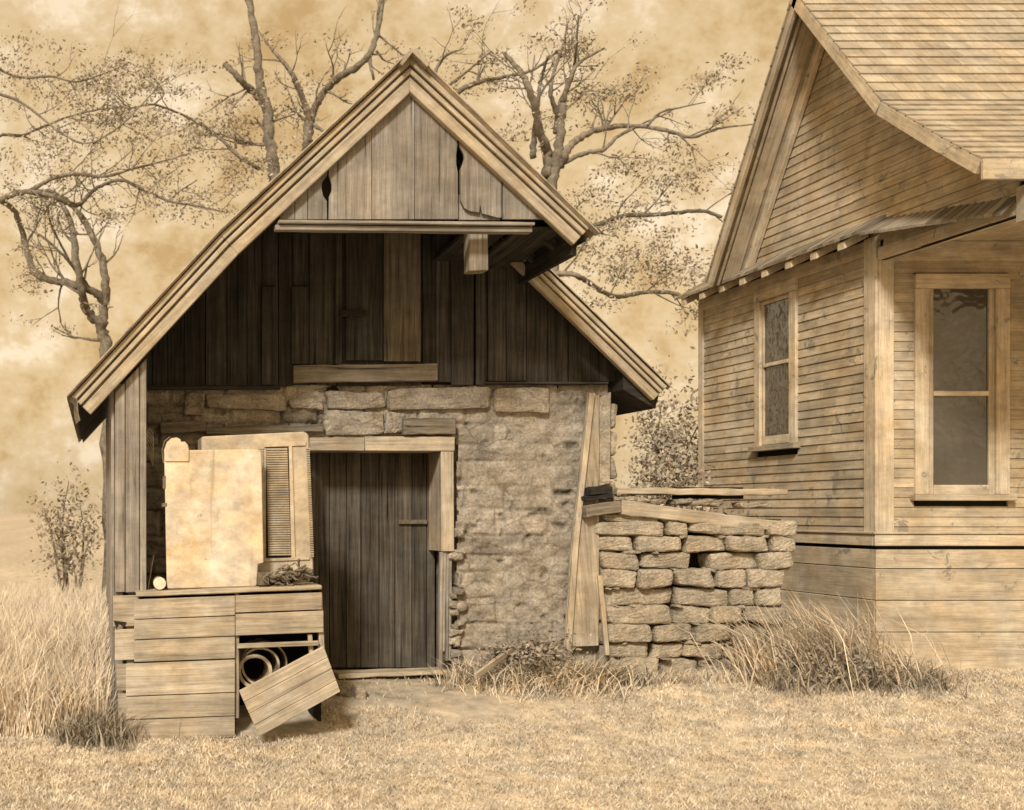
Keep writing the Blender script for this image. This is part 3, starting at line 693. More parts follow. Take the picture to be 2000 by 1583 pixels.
m.prism([(X(a, YE), Z(b, YE)) for a, b in pts], YE, YE+.03, rnd=.9); m.build('panel_sheet', M_ENAMEL, pan, .006)
m = MB(); pts = [(322, 902), (320, 880), (326, 864), (334, 857), (345, 855), (352, 858), (354, 864), (361, 863), (367, 870), (369, 879), (369, 902)]
m.prism([(X(a, YE), Z(b, YE)) for a, b in pts], YE-.012, YE-.002, rnd=.85); m.build('curled_bracket', M_ENAMEL, pan, .004)
m = MB(); m.box(X(316, YE), X(326, YE), YE+.0, YE+.02, Z(990, YE), Z(983, YE), 0); m.box(X(318, YE), X(324, YE), YE, YE+.02, Z(955, YE), Z(930, YE), 2); m.tube([(X(320, YE), YE+.01, Z(905, YE)), (X(317, YE), YE+.01, Z(880, YE)), (X(322, YE), YE+.01, Z(862, YE)), (X(332, YE), YE+.01, Z(854, YE))], .006, 6); m.each('edge_clip', M_RUST, pan)
# tin
tin = empty('tin_can', (X(312, YE), 8.72, .77), 'round pale tin lying on its side left of the white enamel panel', 'tin')
c0 = Vector((X(312, 8.68), 8.68, Z(1140, 8.68))); r_ = 11.5*8.68/F
m = MB(); m.tube([c0+Vector((0, .01, 0)), c0+Vector((0, .16, 0))], r_, 24); m.build('can_body', M_TIN, tin)
m = MB(); m.tube([c0+Vector((0, -.004, 0)), c0+Vector((0, .009, 0))], r_*1.06, 24); m.build('can_lid', M_CAN, tin, .002)
# junk heap
jk = empty('rag_heap', (X(560, 8.75), 8.72, .78), 'tangled heap of dark rags and roots on the bin in front of the louvred cabinet', 'rags')
m = MB()
for i in range(22):
    a = U(520, 606); b = U(1112, 1138)-(a-520)*.08; yy = U(8.62, 8.78); s_ = U(.02, .045)
    m.rock(X(a, yy)-s_, X(a, yy)+s_*U(.8, 1.6), yy, yy+.06, Z(b, yy)-s_*.6, Z(b, yy)+s_*.6, .018, sub=6, pw=2.6, rnd=U(0, 1))
m.build('cloth_lump', M_RAG, jk, smooth=True)
m = MB()
for i in range(16):
    a, b = U(515, 590), U(1118, 1138); p = Vector((X(a, 8.62), 8.62, Z(b, 8.62))); pts = [p]
    for k in range(6): p = p+Vector((U(-.01, .04), U(-.02, .01), U(-.02, .025))); pts.append(p)
    m.tube(pts, [U(.004, .009)]*7, 6, rnd=U(.2, 1))
m.build('root', M_RUST, jk)
m = MB(); m.box(X(504, 8.66), X(524, 8.66), 8.63, 8.72, Z(1144, 8.66), Z(1119, 8.66), 0, j=.004, rnd=.2)
tag(m.build('rusty_box', M_RUST, None, .004), 'small dark rusty box at the lower right corner of the white enamel panel', 'box')
# wires and strips standing in the dark corner
m = MB(); m.tube([(X(289, 8.9), 8.9, Z(1152, 8.9)), (X(300, 8.95), 8.95, Z(1085, 8.95))], .004, 6)
tag(m.build('thin_rod', M_CAN, None), 'thin pale rod leaning in the dark corner left of the tin', 'rod')
m = MB()
for i in range(6):
    c = Vector((X(292, 9.0), 9.0, Z(862, 9.0))); pts = [c+Vector((.03*math.cos(t*.8+i), .01*i-.03, .085*math.sin(t*.8+i*.7)-.02*i)) for t in range(9)]; m.tube(pts, .003, 5)
tag(m.build('wire_coil', M_TIN, None), 'loose coil of thin wire hanging in the dark corner above the tin', 'wire')
# things by the door
m = MB(); m.rock(X(691, 9.35), X(712, 9.35), 9.28, 9.42, float(gz(1.9, 9.35))-.02, Z(1338, 9.35), .005, rnd=.95, pw=9)
tag(m.build('stone_block', M_DRY, None), 'small pale block on the ground under the door sill', 'block')
m = MB(); m.rock(X(650, 9.4), X(690, 9.4), 9.34, 9.6, float(gz(1.8, 9.4))-.02, Z(1334, 9.4), .012, rnd=.1)
tag(m.build('foot_stone', M_DRY, None), 'dark flat stone on the ground left of the small pale block', 'stone')
m = MB(); m.beam((X(920, 9.4), 9.3, Z(1322, 9.3)), (X(1003, 9.7), 9.7, Z(1268, 9.7)), .045, .02, n=6, j=.003, rnd=.9)
tag(m.build('leaning_stick', W_PALE, None, .003), 'pale stick slanting out of the weeds at the foot of the stone shed wall', 'stick')

# ------------------------------------------------------------------ clapboard house
XH = 6.4; YH = 10.3; YHB = 13.29
house = empty('clapboard_house', (7.5, 11.5, 0), 'old clapboard house with tall narrow window and steep side gable', 'house')
EXP = .080
zlo, zhi = 1.10, 3.52
wy0, wy1, wz0, wz1 = 11.44, 12.16, 1.88, 3.42
def lap_yz(m, y0, y1, z0, z1, x, rnd=None):       # a clapboard on the left wall: thick bottom edge
    if y1-y0 < .02: return
    V = [(x-.014, y0, z0), (x-.014, y1, z0), (x-.004, y1, z1), (x-.004, y0, z1), (x+.01, y0, z0), (x+.01, y1, z0), (x+.01, y1, z1), (x+.01, y0, z1)]
    o = [U(0, 50), U(0, 50)]
    m.add(V, [(0, 1, 2, 3), (5, 4, 7, 6), (4, 5, 1, 0), (3, 2, 6, 7), (4, 0, 3, 7), (1, 5, 6, 2)], [(v[1]+o[0], v[2]+o[1], v[0]) for v in V], rnd)
def lap_xz(m, x0, x1, z0, z1, y, rnd=None):
    if x1-x0 < .02: return
    V = [(x0, y-.014, z0), (x1, y-.014, z0), (x1, y-.004, z1), (x0, y-.004, z1), (x0, y+.01, z0), (x1, y+.01, z0), (x1, y+.01, z1), (x0, y+.01, z1)]
    o = [U(0, 50), U(0, 50)]
    m.add(V, [(0, 1, 2, 3), (5, 4, 7, 6), (4, 5, 1, 0), (3, 2, 6, 7), (4, 0, 3, 7), (1, 5, 6, 2)], [(v[0]+o[0], v[2]+o[1], v[1]) for v in V], rnd)
def splits(a, b, n=1):
    c = sorted([a, b]+[U(a+.2, b-.2) for _ in range(n)]) if b-a > 1 else [a, b]
    return [(c[i]+.001, c[i+1]-.001) for i in range(len(c)-1)]
m = MB(); z = zlo
while z < zhi:
    z1 = z+EXP+.006; zz1 = min(z1, zhi+.02); dz = U(-.003, .003)
    segs = [(YH+.13, wy0), (wy1, YHB-.08)] if (z1 > wz0 and z < wz1) else [(YH+.13, YHB-.08)]
    for s_ in segs:
        for (a, b) in splits(*s_): lap_yz(m, a, b, z+dz, zz1, XH, U(.3, .8))
    z += EXP
m.build('side_siding', W_SID, house)
m = MB(); z = zlo; fwx0 = X(1783, YH)
while z < zhi+.1:
    z1 = z+EXP+.006
    segs = [(XH+.12, fwx0), (7.47, 9.5)] if (z1 > 1.40 and z < 3.22) else [(XH+.12, 9.5)]
    for s_ in segs: lap_xz(m, s_[0], s_[1], z, z1, YH, U(.3, .8))
    z += EXP
m.build('front_siding', W_SID, house)
m = MB(); m.box(XH+.012, 9.5, YH+.012, YHB, .0, 3.6, 2); m.build('wall_core', M_DARKIN, house)
m = MB()
m.box(XH-.028, XH+.002, YH-.028, YH+.13, 1.08, 3.56, 2, rnd=.9); m.box(XH+.0022, XH+.125, YH-.03, YH+.002, 1.08, 3.56, 2, rnd=.95)
m.box(XH-.026, XH+.01, YHB-.08, YHB+.02, 1.08, 3.56, 2, rnd=.7)
m.each('corner_board', W_TRIM, house, .004)
m = MB()
m.box(XH-.035, XH+.0, YH-.0, YHB, 1.02, 1.115, 1, rnd=.8); m.box(XH-.035, 9.5, YH-.036, YH-.001, 1.02, 1.115, 0, rnd=.85)
m.box(XH-.05, XH, YH, YHB, 1.116, 1.135, 1, rnd=.5); m.box(XH-.05, 9.5, YH-.05, YH-.001, 1.116, 1.135, 0, rnd=.5)
m.box(XH-.022, XH+.0, YH+.0, YHB, 3.42, 3.56, 1, rnd=.7); m.box(XH-.022, 9.5, YH-.024, YH-.002, 3.36, 3.52, 0, rnd=.8)
m.each('trim_board', W_TRIM, house, .004)
m = MB()          # skirting boards below
zs = [.99, .83, .57, .31, -.05]
for i in range(4):
    m.box(XH-.018+U(-.004, .004), XH+.012, YH+.0, YHB, zs[i+1]+.006, zs[i], 1, rnd=U(.4, .8)); m.box(XH-.018, 9.5, YH-.02+U(-.004, .004), YH+.012, zs[i+1]+.006, zs[i], 0, rnd=U(.5, .8))
m.each('skirting_board', W_TRIM, house, .003)
# side window
w = MB()
w.box(XH-.035, XH+.01, wy0, wy0+.11, wz0+.051, wz1-.101, 2, rnd=.95); w.box(XH-.035, XH+.01, wy1-.10, wy1, wz0+.051, wz1-.101, 2, rnd=.9)
w.box(XH-.040, XH+.01, wy0, wy1, wz1-.10, wz1+.02, 1, rnd=.9)
win = w.build('window_frame', W_TRIM, house, .004)
m = MB(); m.box(XH-.075, XH+.0, wy0-.04, wy1+.04, wz0, wz0+.05, 1, rnd=.2); m.build('sill', W_TRIM, win, .004)
m = MB(); gy0, gy1 = wy0+.11, wy1-.10
m.box(XH-.012, XH+.02, gy0, gy0+.045, wz0+.06, wz1-.1, 2, rnd=.8); m.box(XH-.012, XH+.02, gy1-.03, gy1, wz0+.06, wz1-.1, 2, rnd=.8)
m.box(XH-.014, XH+.02, gy0+.045, gy1-.03, wz0+.06, wz0+.14, 1, rnd=.9); m.box(XH-.018, XH+.02, gy0+.045, gy1-.03, 2.68, 2.715, 1, rnd=1); m.box(XH-.014, XH+.02, gy0+.045, gy1-.03, wz1-.14, wz1-.101, 1, rnd=.8)
m.build('sash', W_TRIM, win, .003)
m = MB(); m.box(XH+.0035, XH+.010, gy0+.045, gy1-.03, wz0+.14, wz1-.14, 2); m.build('pane', M_GLASS, win)
# front window
w = MB()
w.box(fwx0, fwx0+.11, YH-.036, YH+.01, 1.441, 3.129, 2, rnd=.9); w.box(7.36, 7.47, YH-.036, YH+.01, 1.441, 3.129, 2, rnd=.9); w.box(fwx0, 7.47, YH-.042, YH+.01, 3.13, 3.25, 0, rnd=.9)
wf = w.build('window_frame', W_TRIM, house, .004)
m = MB(); m.box(fwx0-.03, 7.50, YH-.08, YH, 1.39, 1.44, 0, rnd=.5); m.build('sill', W_TRIM, wf, .004)
m = MB(); m.box(fwx0+.11, fwx0+.16, YH-.015, YH+.02, 1.44, 3.13, 2, rnd=.5); m.box(7.31, 7.36, YH-.015, YH+.02, 1.44, 3.13, 2, rnd=.5); m.box(fwx0+.16, 7.31, YH-.018, YH+.02, 2.25, 2.29, 0, rnd=.9); m.box(fwx0+.16, 7.31, YH-.018, YH+.02, 1.44, 1.52, 0, rnd=.9); m.build('sash', W_TRIM, wf, .003)
m = MB(); m.box(fwx0+.16, 7.31, YH+.002, YH+.010, 1.52, 3.13, 2); m.build('pane', M_GLASS, wf)
# gable: profile in YZ at the outer rake, overhang OV to the left
OV = .38
front = [(8.55, 3.70), (8.94, 3.96), (9.64, 4.45), (10.17, 5.04), (10.85, 5.80)]
rear = [(10.85, 5.80), (12.42, 3.565)]
def gzf(y):           # underside height of the gable at y
    p = front if y <= 10.85 else rear
    for i in range(len(p)-1):
        if p[i][0] <= y <= p[i+1][0]: return p[i][1]+(p[i+1][1]-p[i][1])*(y-p[i][0])/(p[i+1][0]-p[i][0])
    return p[0][1] if y < p[0][0] else p[-1][1]
m = MB(); z = 3.60
ys = np.linspace(8.6, 12.40, 400); hs = np.array([gzf(y) for y in ys])-.03
def botz(y): return 3.62 if y > 10.3 else 3.62-.17*(10.3-y)/1.0
while z < 5.7:
    z1 = z+.080; ok = ys[hs > z+.04]
    if len(ok): 
        for (a, b) in splits(ok[0], ok[-1]): lap_yz(m, a, b, z+U(-.003, .003), z1+.005, XH, U(.3, .8))
    z += .080
z = 3.60-.08
for k in range(3):
    lap_yz(m, 8.7, 10.3+.35-.45*k, z, z+.082, XH, U(.4, .8)); z -= .080
m.build('gable_siding', W_SID, house)
m = MB(); pts = [(8.62, 3.36)]+[(a, b-.06) for a, b in front]+[(12.38, 3.36)]
m.prism(pts, XH+.012, XH+.05, plane='YZ'); m.build('gable_backing', M_DARKIN, house)
def strip(m, prof, d0, d1, x0, x1, gd=1, rn=None):   # slab following a profile, offset d0..d1 under it
    for i in range(len(prof)-1):
        (a, za), (b, zb_) = prof[i], prof[i+1]
        L = math.hypot(b-a, zb_-za); ny, nz_ = -(zb_-za)/L, (b-a)/L
        if nz_ < 0: ny, nz_ = -ny, -nz_
        pts = [(a-ny*d0, za-nz_*d0), (b-ny*d0, zb_-nz_*d0), (b-ny*d1, zb_-nz_*d1), (a-ny*d1, za-nz_*d1)]
        m.prism(pts, x0, x1, plane='YZ', gdir=(b-a, zb_-za), rnd=rn)
m = MB()
strip(m, rear, .0, .03, XH-OV+.03, XH-.05, rn=.35); strip(m, rear, .031, .10, XH-OV+.0, XH-OV+.035, rn=.6); strip(m, rear, .031, .06, XH-OV+.09, XH-OV+.115, rn=.9)
strip(m, rear, .031, .13, XH-.06, XH-.02, rn=.95); strip(m, rear, .031, .045, XH-OV+.14, XH-.10, rn=.7)
m.build('rake_soffit', W_TRIM, house, .003)
m = MB(); strip(m, front, .0, .10, XH-OV+.0, XH-OV+.035, rn=.9); strip(m, front, .02, .035, XH-OV+.036, XH, rn=.5); strip(m, front, .036, .15, XH-.05, XH-.022, rn=.9); m.build('front_rake', W_TRIM, house, .003)
# shingled slopes
def shingles(m, prof, x0, x1, step=.13, lift=.0):
    for i in range(len(prof)-1):
        (a, za), (b, zb_) = prof[i], prof[i+1]; L = math.hypot(b-a, zb_-za); n = max(1, round(L/step))
        dy, dz = (b-a)/L, (zb_-za)/L; ny, nz_ = -dz, dy
        if nz_ < 0: ny, nz_ = -ny, -nz_
        for k in range(n):
            s0, s1 = k*L/n, (k+1)*L/n+.02
            if dz < 0: s0, s1 = (k+1)*L/n, k*L/n-.02          # butt end is the lower one
            x = x0
            while x < x1:
                w = min(U(.10, .2), x1-x)
                lo = (a+dy*s0, za+dz*s0); hi = (a+dy*s1, za+dz*s1)
                c = [(lo[0]+ny*.022, lo[1]+nz_*.022), (hi[0]+ny*.006, hi[1]+nz_*.006), (hi[0], hi[1]), (lo[0], lo[1])]
                if x == x0 or True: m.prism(c, x+.001, x+w-.002, plane='YZ', gdir=(dy, dz), rnd=U(.42, .62))
                x += w
m = MB(); shingles(m, front, XH-OV, 10.2); shingles(m, rear, XH-OV, 10.2, .16); m.build('roof', SHING, house)
m = MB(); m.box(XH-OV, 10.2, 8.52, 8.55, 3.56, 3.70, 0, rnd=.8); m.box(XH-.02, XH+.10, 8.6, YH-.04, 3.36, 3.46, 1, rnd=.8); m.box(XH-.03, 10.2, 8.56, 8.70, 3.30, 3.55, 0, rnd=.7)
m.each('porch_beam', W_TRIM, house, .004)
m = MB(); m.box(XH+.101, 10.0, 8.72, YH-.03, 3.52, 3.54, 1); m.build('porch_ceiling', W_TRIM, house)
# small eave with rafter tails along the side wall
m = MB()
for i in range(40):
    y0 = 10.16+i*.0805
    m.add([(6.155, y0, 3.545+U(0, .006)), (6.155, y0+.079, 3.545+U(0, .006)), (6.42, y0+.079, 3.70), (6.42, y0, 3.70), (6.155, y0, 3.575), (6.155, y0+.079, 3.575), (6.42, y0+.079, 3.73), (6.42, y0, 3.73)],
          [(3, 2, 1, 0), (4, 5, 6, 7), (0, 1, 5, 4), (2, 3, 7, 6), (0, 4, 7, 3), (1, 2, 6, 5)], [(0, i, 0)]*4+[(.2, i, 0)]*4)
for i in range(18):
    y0 = 10.158-(i+1)*.0805; zz_ = -.125*(10.16-y0)
    m.add([(6.17+.006*i, y0, 3.535+zz_+U(0, .006)), (6.17+.006*i, y0+.079, 3.535+zz_+.01+U(0, .006)), (6.40, y0+.079, 3.66+zz_+.01), (6.40, y0, 3.66+zz_), (6.17+.006*i, y0, 3.56+zz_), (6.17+.006*i, y0+.079, 3.57+zz_), (6.40, y0+.079, 3.69+zz_), (6.40, y0, 3.69+zz_)],
          [(3, 2, 1, 0), (4, 5, 6, 7), (0, 1, 5, 4), (2, 3, 7, 6), (0, 4, 7, 3), (1, 2, 6, 5)], [(0, i, 0)]*4+[(.2, i, 0)]*4)
m.build('eave_shingles', W_LOG, house)
m = MB()
for i in range(8):
    y0 = 10.36+i*.40
    m.prism([(6.17, 3.47), (6.37, 3.57), (6.37, 3.66), (6.17, 3.535)], y0, y0+.10, rnd=.95)
m.each('rafter_tail', W_TRIM, house, .004)
m = MB(); m.box(6.378, 6.384, 10.4, 13.35, 3.545, 3.69, 1); m.build('eave_backing', M_DARKIN, house)
m = MB(); m.box(6.42, 10.2, 12.5, 13.4, 3.62, 3.70, 0); m.build('rear_roof', SHING, house)

# ------------------------------------------------------------------ trees
def smooth(pts, n=6):
    out = []
    P = [Vector(p) for p in pts]; P = [P[0]*2-P[1]]+P+[P[-1]*2-P[-2]]
    for i in range(1, len(P)-2):
        for k in range(n):
            t = k/n; a, b, c, d = P[i-1], P[i], P[i+1], P[i+2]
            out.append(.5*((2*b)+(c-a)*t+(2*a-5*b+4*c-d)*t*t+(3*b-a-3*c+d)*t**3))
    out.append(P[-2]); return out
def tree(name, label, Y, base, limbs, leafspots, group=None, twig=1.0, leafn=60, leaf=.032, lmat=None, seed=1, lv=3):
    random.seed(seed)
    root = empty(name, base, label, 'tree', group)
    m = MB(); tips = []
    def grow(p, d, L, r, lvl):
        n = 5; pts = [p]; dd = d.copy()
        for k in range(n):
            dd = (dd+Vector((U(-.25, .25), U(-.25, .25), U(-.18, .22)))).normalized(); pts.append(pts[-1]+dd*L/n)
        m.tube(pts, [r*(1-.75*k/n) for k in range(n+1)], 5, cap=False)
        tips.append(pts[-1]); tips.append(pts[3])
        if lvl > 0:
            for _ in range(random.choice((1, 2, 3) if lvl > 1 else (1, 2))):
                k = random.randint(2, n); q = (dd+Vector((U(-.9, .9), U(-.7, .7), U(-.6, .8)))).normalized()
                grow(pts[k], q, L*U(.45, .7), r*.55, lvl-1)
    for (pp, r0, r1, tw) in limbs:
        ph = U(0, 6); pts = []
        for i, q in enumerate(pp):
            yy = Y+(q[2] if len(q) > 2 else .45*math.sin(ph+i*.8)*min(1, i/3))
            pts.append((X(q[0], yy), yy, Z(q[1], yy)))
        sp = smooth(pts, 7); K = len(sp)
        sp = [s_+Vector((U(-1, 1), U(-1, 1), U(-1, 1)))*.25*(r0+(r1-r0)*i/K)*Y/F for i, s_ in enumerate(sp)]
        rr = [(r0+(r1-r0)*i/(K-1))*Y/F*U(.92, 1.1) for i in range(K)]
        m.tube(sp, rr, 9 if r0 > 4 else 6, cap=True, wob=.12)
        nt_ = int(tw*twig*.75)
        for _ in range(nt_):
            k = random.randint(K//4, K-2); d = (sp[k+1]-sp[k]).normalized()
            s_ = random.choice((-1, 1)); perp = Vector((-d.z*s_, U(-.5, .5), d.x*s_))
            q = (d*U(.4, 1)+perp*U(.4, 1)).normalized(); grow(sp[k], q, U(.3, .75), rr[k]*U(.25, .4)+.003, lv-1)
        tips.append(sp[-1])
    m.build('trunk', M_BARK, root, smooth=True)
    # leaves: sprays around twig tips and in the given places
    cen = [(t, .10) for t in tips if random.random() < .13]
    for (px, py, rad, cnt) in leafspots:
        for _ in range(cnt):
            a = U(0, 6.28); q = math.sqrt(random.random())*rad
            cen.append((Vector((X(px+q*math.cos(a)*1.3, Y), Y+U(-.6, .6), Z(py+q*math.sin(a)*.7, Y))), .12))
    C = np.array([list(c[0]) for c in cen]); Rr = np.array([c[1] for c in cen])
    k = np.repeat(np.arange(len(cen)), rng.integers(leafn//3, leafn, len(cen))); n = len(k)
    P = C[k]+rng.normal(size=(n, 3))*Rr[k][:, None]*np.array([1.1, 1, .45])
    a = rng.normal(size=(n, 3)); a /= np.linalg.norm(a, axis=1)[:, None]; b = np.cross(a, rng.normal(size=(n, 3))); b /= np.linalg.norm(b, axis=1)[:, None]
    s = leaf*(.4+.8*rng.random(n))[:, None]
    V = np.stack([P-a*s, P+b*s*.45, P+a*s, P-b*s*.45], 1).reshape(-1, 3); f = np.arange(n*4).reshape(-1, 4)
    raw('crown', V, f, lmat or M_LEAF, root, rnd=np.repeat(rng.random(n), 4))
    return root
G = 'bare limbed trees behind the shed'
tree('spreading_tree', 'crooked spreading tree rising behind the far left eave of the shed', 17, (X(205, 17), 17, 0),
     [([(214, 1187, 0), (212, 900, 0), (208, 700, 0), (198, 640, 0), (205, 590, 0)], 15, 10, 2), ([(203, 640), (172, 610), (160, 570), (148, 500), (140, 440), (120, 395)], 10, 5, 8),
      ([(205, 600), (206, 545), (196, 500), (175, 450), (148, 410), (110, 380), (70, 372)], 9, 4, 10), ([(205, 590), (180, 568), (130, 552), (90, 545), (66, 530), (50, 480), (30, 415), (0, 392)], 8, 5, 10),
      ([(180, 570), (150, 530), (120, 495), (85, 465), (50, 445)], 4, 2, 6), ([(165, 560), (130, 500), (100, 440), (90, 400), (60, 370)], 3, 1.5, 5),
      ([(0, 392), (30, 378), (80, 378), (130, 395), (155, 400), (185, 370), (235, 352), (280, 372), (330, 393), (380, 402), (440, 415)], 6, 1.5, 16),
      ([(60, 372), (100, 350), (150, 340), (205, 345), (260, 330), (320, 315), (370, 300)], 4.5, 1.2, 14), ([(330, 393), (350, 375), (385, 352)], 2, 1, 3),
      ([(-40, 110), (30, 150), (100, 150), (150, 160), (200, 145), (240, 130)], 3, 1, 12), ([(-40, 300), (0, 265), (40, 265), (80, 250), (130, 230), (190, 215), (240, 210)], 4, 1.2, 14), ([(-20, 180), (40, 200), (120, 260), (170, 280), (230, 250), (290, 190), (320, 150)], 3, 1, 14)],
     [(100, 190, 90, 30), (230, 160, 70, 22), (330, 330, 40, 10), (370, 400, 35, 10), (60, 320, 60, 14), (330, 260, 50, 12), (150, 300, 60, 14), (60, 120, 50, 14)], G, 1.0, 46, seed=3)
tree('forked_tree', 'thick dark trunked tree behind the left roof slope with a short broken left fork', 18, (X(560, 18), 18, 0),
     [([(560, 1176, 0), (556, 800, 0), (545, 560, 0), (535, 400, 0), (537, 330, 0), (524, 270, 0), (522, 215, 0), (508, 170, 0), (502, 100, 0), (490, 20, 0), (480, -40, 0)], 16, 6, 7),
      ([(520, 205), (500, 185), (478, 165), (455, 140), (440, 128)], 8, 5, 4), ([(480, 165), (476, 140), (472, 100)], 2.5, 1, 2),
      ([(505, 330), (480, 315), (455, 295), (420, 262), (395, 245), (350, 222), (300, 205), (250, 212), (205, 205)], 4.5, 1.2, 16), ([(300, 205), (320, 185), (310, 165), (290, 145)], 2, .8, 5), ([(460, 290), (459, 262)], 3, 1.5, 1),
      ([(525, 240), (570, 225), (600, 215)], 2, .8, 4)],
     [(440, 240, 40, 12), (510, 310, 35, 10), (430, 330, 40, 8), (540, 215, 40, 8), (470, 330, 40, 9)], G, 1.0, 46, seed=5)
tree('y_shaped_tree', 'smaller tree forking in a wide Y behind the left roof slope', 18.6, (X(600, 18.6), 18.6, 0),
     [([(596, 1171, 0), (598, 700, 0), (600, 330, 0), (602, 270, 0), (605, 238, 0)], 12, 9, 3), ([(605, 238), (592, 195), (572, 150), (560, 130), (530, 95), (505, 60)], 7, 2, 6),
      ([(605, 238), (620, 200), (640, 170), (668, 148), (705, 126), (722, 104), (738, 60), (750, -20)], 8, 5, 8), ([(600, 238), (580, 222), (555, 205)], 3.5, 1, 3), ([(615, 245), (640, 262)], 4, 2, 1),
      ([(722, 104), (724, 130), (730, 155)], 4, 2.5, 2), ([(735, 100), (750, 118), (770, 125)], 2.5, 1, 2), ([(740, 70), (790, 110), (830, 130)], 2, 1, 5)],
     [(560, 215, 30, 6), (640, 100, 40, 5)], G, 1.0, 36, seed=8)
tree('many_limbed_tree', 'many limbed tree behind the right roof slope with long branches reaching toward the house', 16.5, (X(1085, 16.5), 16.5, 0),
     [([(1075, 1193, 0), (1080, 800, 0), (1078, 500, 0), (1075, 380, 0), (1088, 310, 0), (1095, 250, 0), (1100, 200, 0)], 15, 7, 5), ([(1066, 345), (1070, 300), (1055, 255), (1035, 180), (1020, 145), (985, 105)], 10, 4, 10),
      ([(1040, 310), (1045, 255), (1050, 210), (1055, 165), (1070, 110)], 6, 2.5, 7), ([(1100, 200), (1115, 150), (1135, 120), (1180, 95)], 6, 2, 7), ([(1090, 230), (1075, 180), (1085, 130), (1098, 95), (1110, 40)], 5, 1.5, 7),
      ([(1085, 260), (1095, 200), (1118, 150), (1125, 95), (1130, 30)], 5, 1.5, 6),
      ([(1095, 325), (1110, 290), (1145, 262), (1190, 250), (1240, 246), (1300, 255), (1352, 268), (1400, 252), (1470, 243)], 8, 1.5, 14), ([(1095, 322), (1140, 300), (1180, 292), (1205, 268), (1240, 250)], 5, 3, 6),
      ([(1265, 246), (1290, 220), (1330, 210), (1378, 200)], 3, 1, 4), ([(1320, 258), (1350, 290), (1362, 335)], 2, .8, 4),
      ([(950, 600), (1000, 545), (1050, 480), (1100, 460), (1170, 438), (1220, 422), (1300, 418), (1370, 412), (1410, 425)], 7, 3, 10), ([(1030, 610), (1052, 560), (1085, 536), (1120, 537), (1150, 552), (1180, 572), (1210, 580), (1260, 572), (1310, 572), (1345, 588)], 6, 3.5, 8),
      ([(815, 230), (860, 180), (900, 150), (930, 125), (960, 100)], 4, 1.5, 6), ([(830, 250), (885, 185), (940, 160), (1000, 148), (1045, 135), (1090, 100)], 6, 2, 8), ([(815, 200), (850, 140), (870, 110), (905, 95)], 5, 1.5, 4)],
     [(1010, 260, 30, 8), (1170, 350, 40, 9), (1250, 390, 45, 12), (1340, 350, 40, 14), (1160, 400, 40, 12), (1300, 500, 70, 24), (1180, 520, 60, 18), (1230, 460, 60, 14), (1330, 540, 40, 12), (1170, 200, 40, 6), (1140, 590, 40, 8), (1300, 320, 30, 6)], G, 1.0, 46, seed=13)
# bush between shed and house
def bush(name, label, cx, cy, rx, ry, h, n, mat, leaf=.05, seed=1, stems=14, cat='bush', z0=0.0):
    random.seed(seed); root = empty(name, (cx, cy, z0), label, cat); m = MB(); cen = []
    for i in range(stems):
        a = U(0, 6.28); q = U(.1, 1); p = Vector((cx+.15*U(-1, 1), cy+.15*U(-1, 1), z0)); e = Vector((cx+rx*q*math.cos(a), cy+ry*q*math.sin(a), z0+h*U(.5, 1)*(1.05-.45*q)))
        mid = (p+e)/2+Vector((U(-.1, .1), U(-.1, .1), h*.12)); sp = smooth([p, mid, e], 5); m.tube(sp, [.022*(1-.8*k/len(sp)) for k in range(len(sp))], 5)
        for k in range(7): cen.append(sp[random.randint(3, len(sp)-1)]+Vector((U(-1, 1)*.25*rx, U(-1, 1)*.25*ry, U(-1, 1)*.10*h)))
    m.build('stem', M_BARK, root)
    C = np.array([list(c) for c in cen]); k = rng.integers(0, len(C), n); P = C[k]+rng.normal(size=(n, 3))*np.array([.12*rx+.04, .12*ry+.04, .07*h+.03])
    a = rng.normal(size=(n, 3)); a /= np.linalg.norm(a, axis=1)[:, None]; b = np.cross(a, rng.normal(size=(n, 3))); b /= np.linalg.norm(b, axis=1)[:, None]
    s = leaf*(.5+.8*rng.random(n))[:, None]
    V = np.stack([P-a*s, P+b*s*.5, P+a*s, P-b*s*.5], 1).reshape(-1, 3)
    raw('foliage', V, np.arange(n*4).reshape(-1, 4), mat, root, rnd=np.repeat(rng.random(n), 4)); return root
bush('tall_bush', 'tall loose bush against the far corner of the clapboard house', X(1325, 15), 15, .62, .5, Z(700, 15), 9000, M_LEAFD, .032, 21, 16)
bush('low_bush', 'lower bushy shrub behind the dry stone wall right of the shed', X(1275, 13), 12.6, .55, .45, Z(868, 12.6), 6500, M_LEAFD, .030, 22, 14)
bush('small_bush', 'small bush beyond the tall grass left of the shed', X(135, 17), 17, .42, .4, Z(890, 17), 1500, M_LEAF, .035, 23, 8)

# ------------------------------------------------------------------ weeds and tall grass
def patch(name, label, n, fx, hmin, hmax, w, lean, mat, az=None, cat='grass'):
    x, y = fx(n); h = hmin+(hmax-hmin)*rng.random(len(x))**1.5
    o = blades(name, x, y, gz(x, y)-.01, h, w*(.6+.8*rng.random(len(x))), lean*(.3+rng.random(len(x))), mat, az=az(len(x)) if az else None)
    return tag(o, label, cat, kind='stuff')
def left(n):
    y = 8.6+rng.random(n)*6; px = -60+rng.random(n)*(270-0)-0; x = (px-VX)/F*y
    k = (x < .08); return x[k], y[k]
patch('tall_grass', 'tall haze-paled grass growing along the left side of the shed', 36000, left, .12, .62, .009, .55, M_PALEW)
def lclump(n):
    x = X(190, 8.5)+rng.normal(size=n)*.12; y = 8.55+rng.normal(size=n)*.1; return x, y
patch('weed_clump', 'dark clump of weeds at the left foot of the plank bin', 1100, lclump, .08, .30, .012, .8, M_WEEDD)
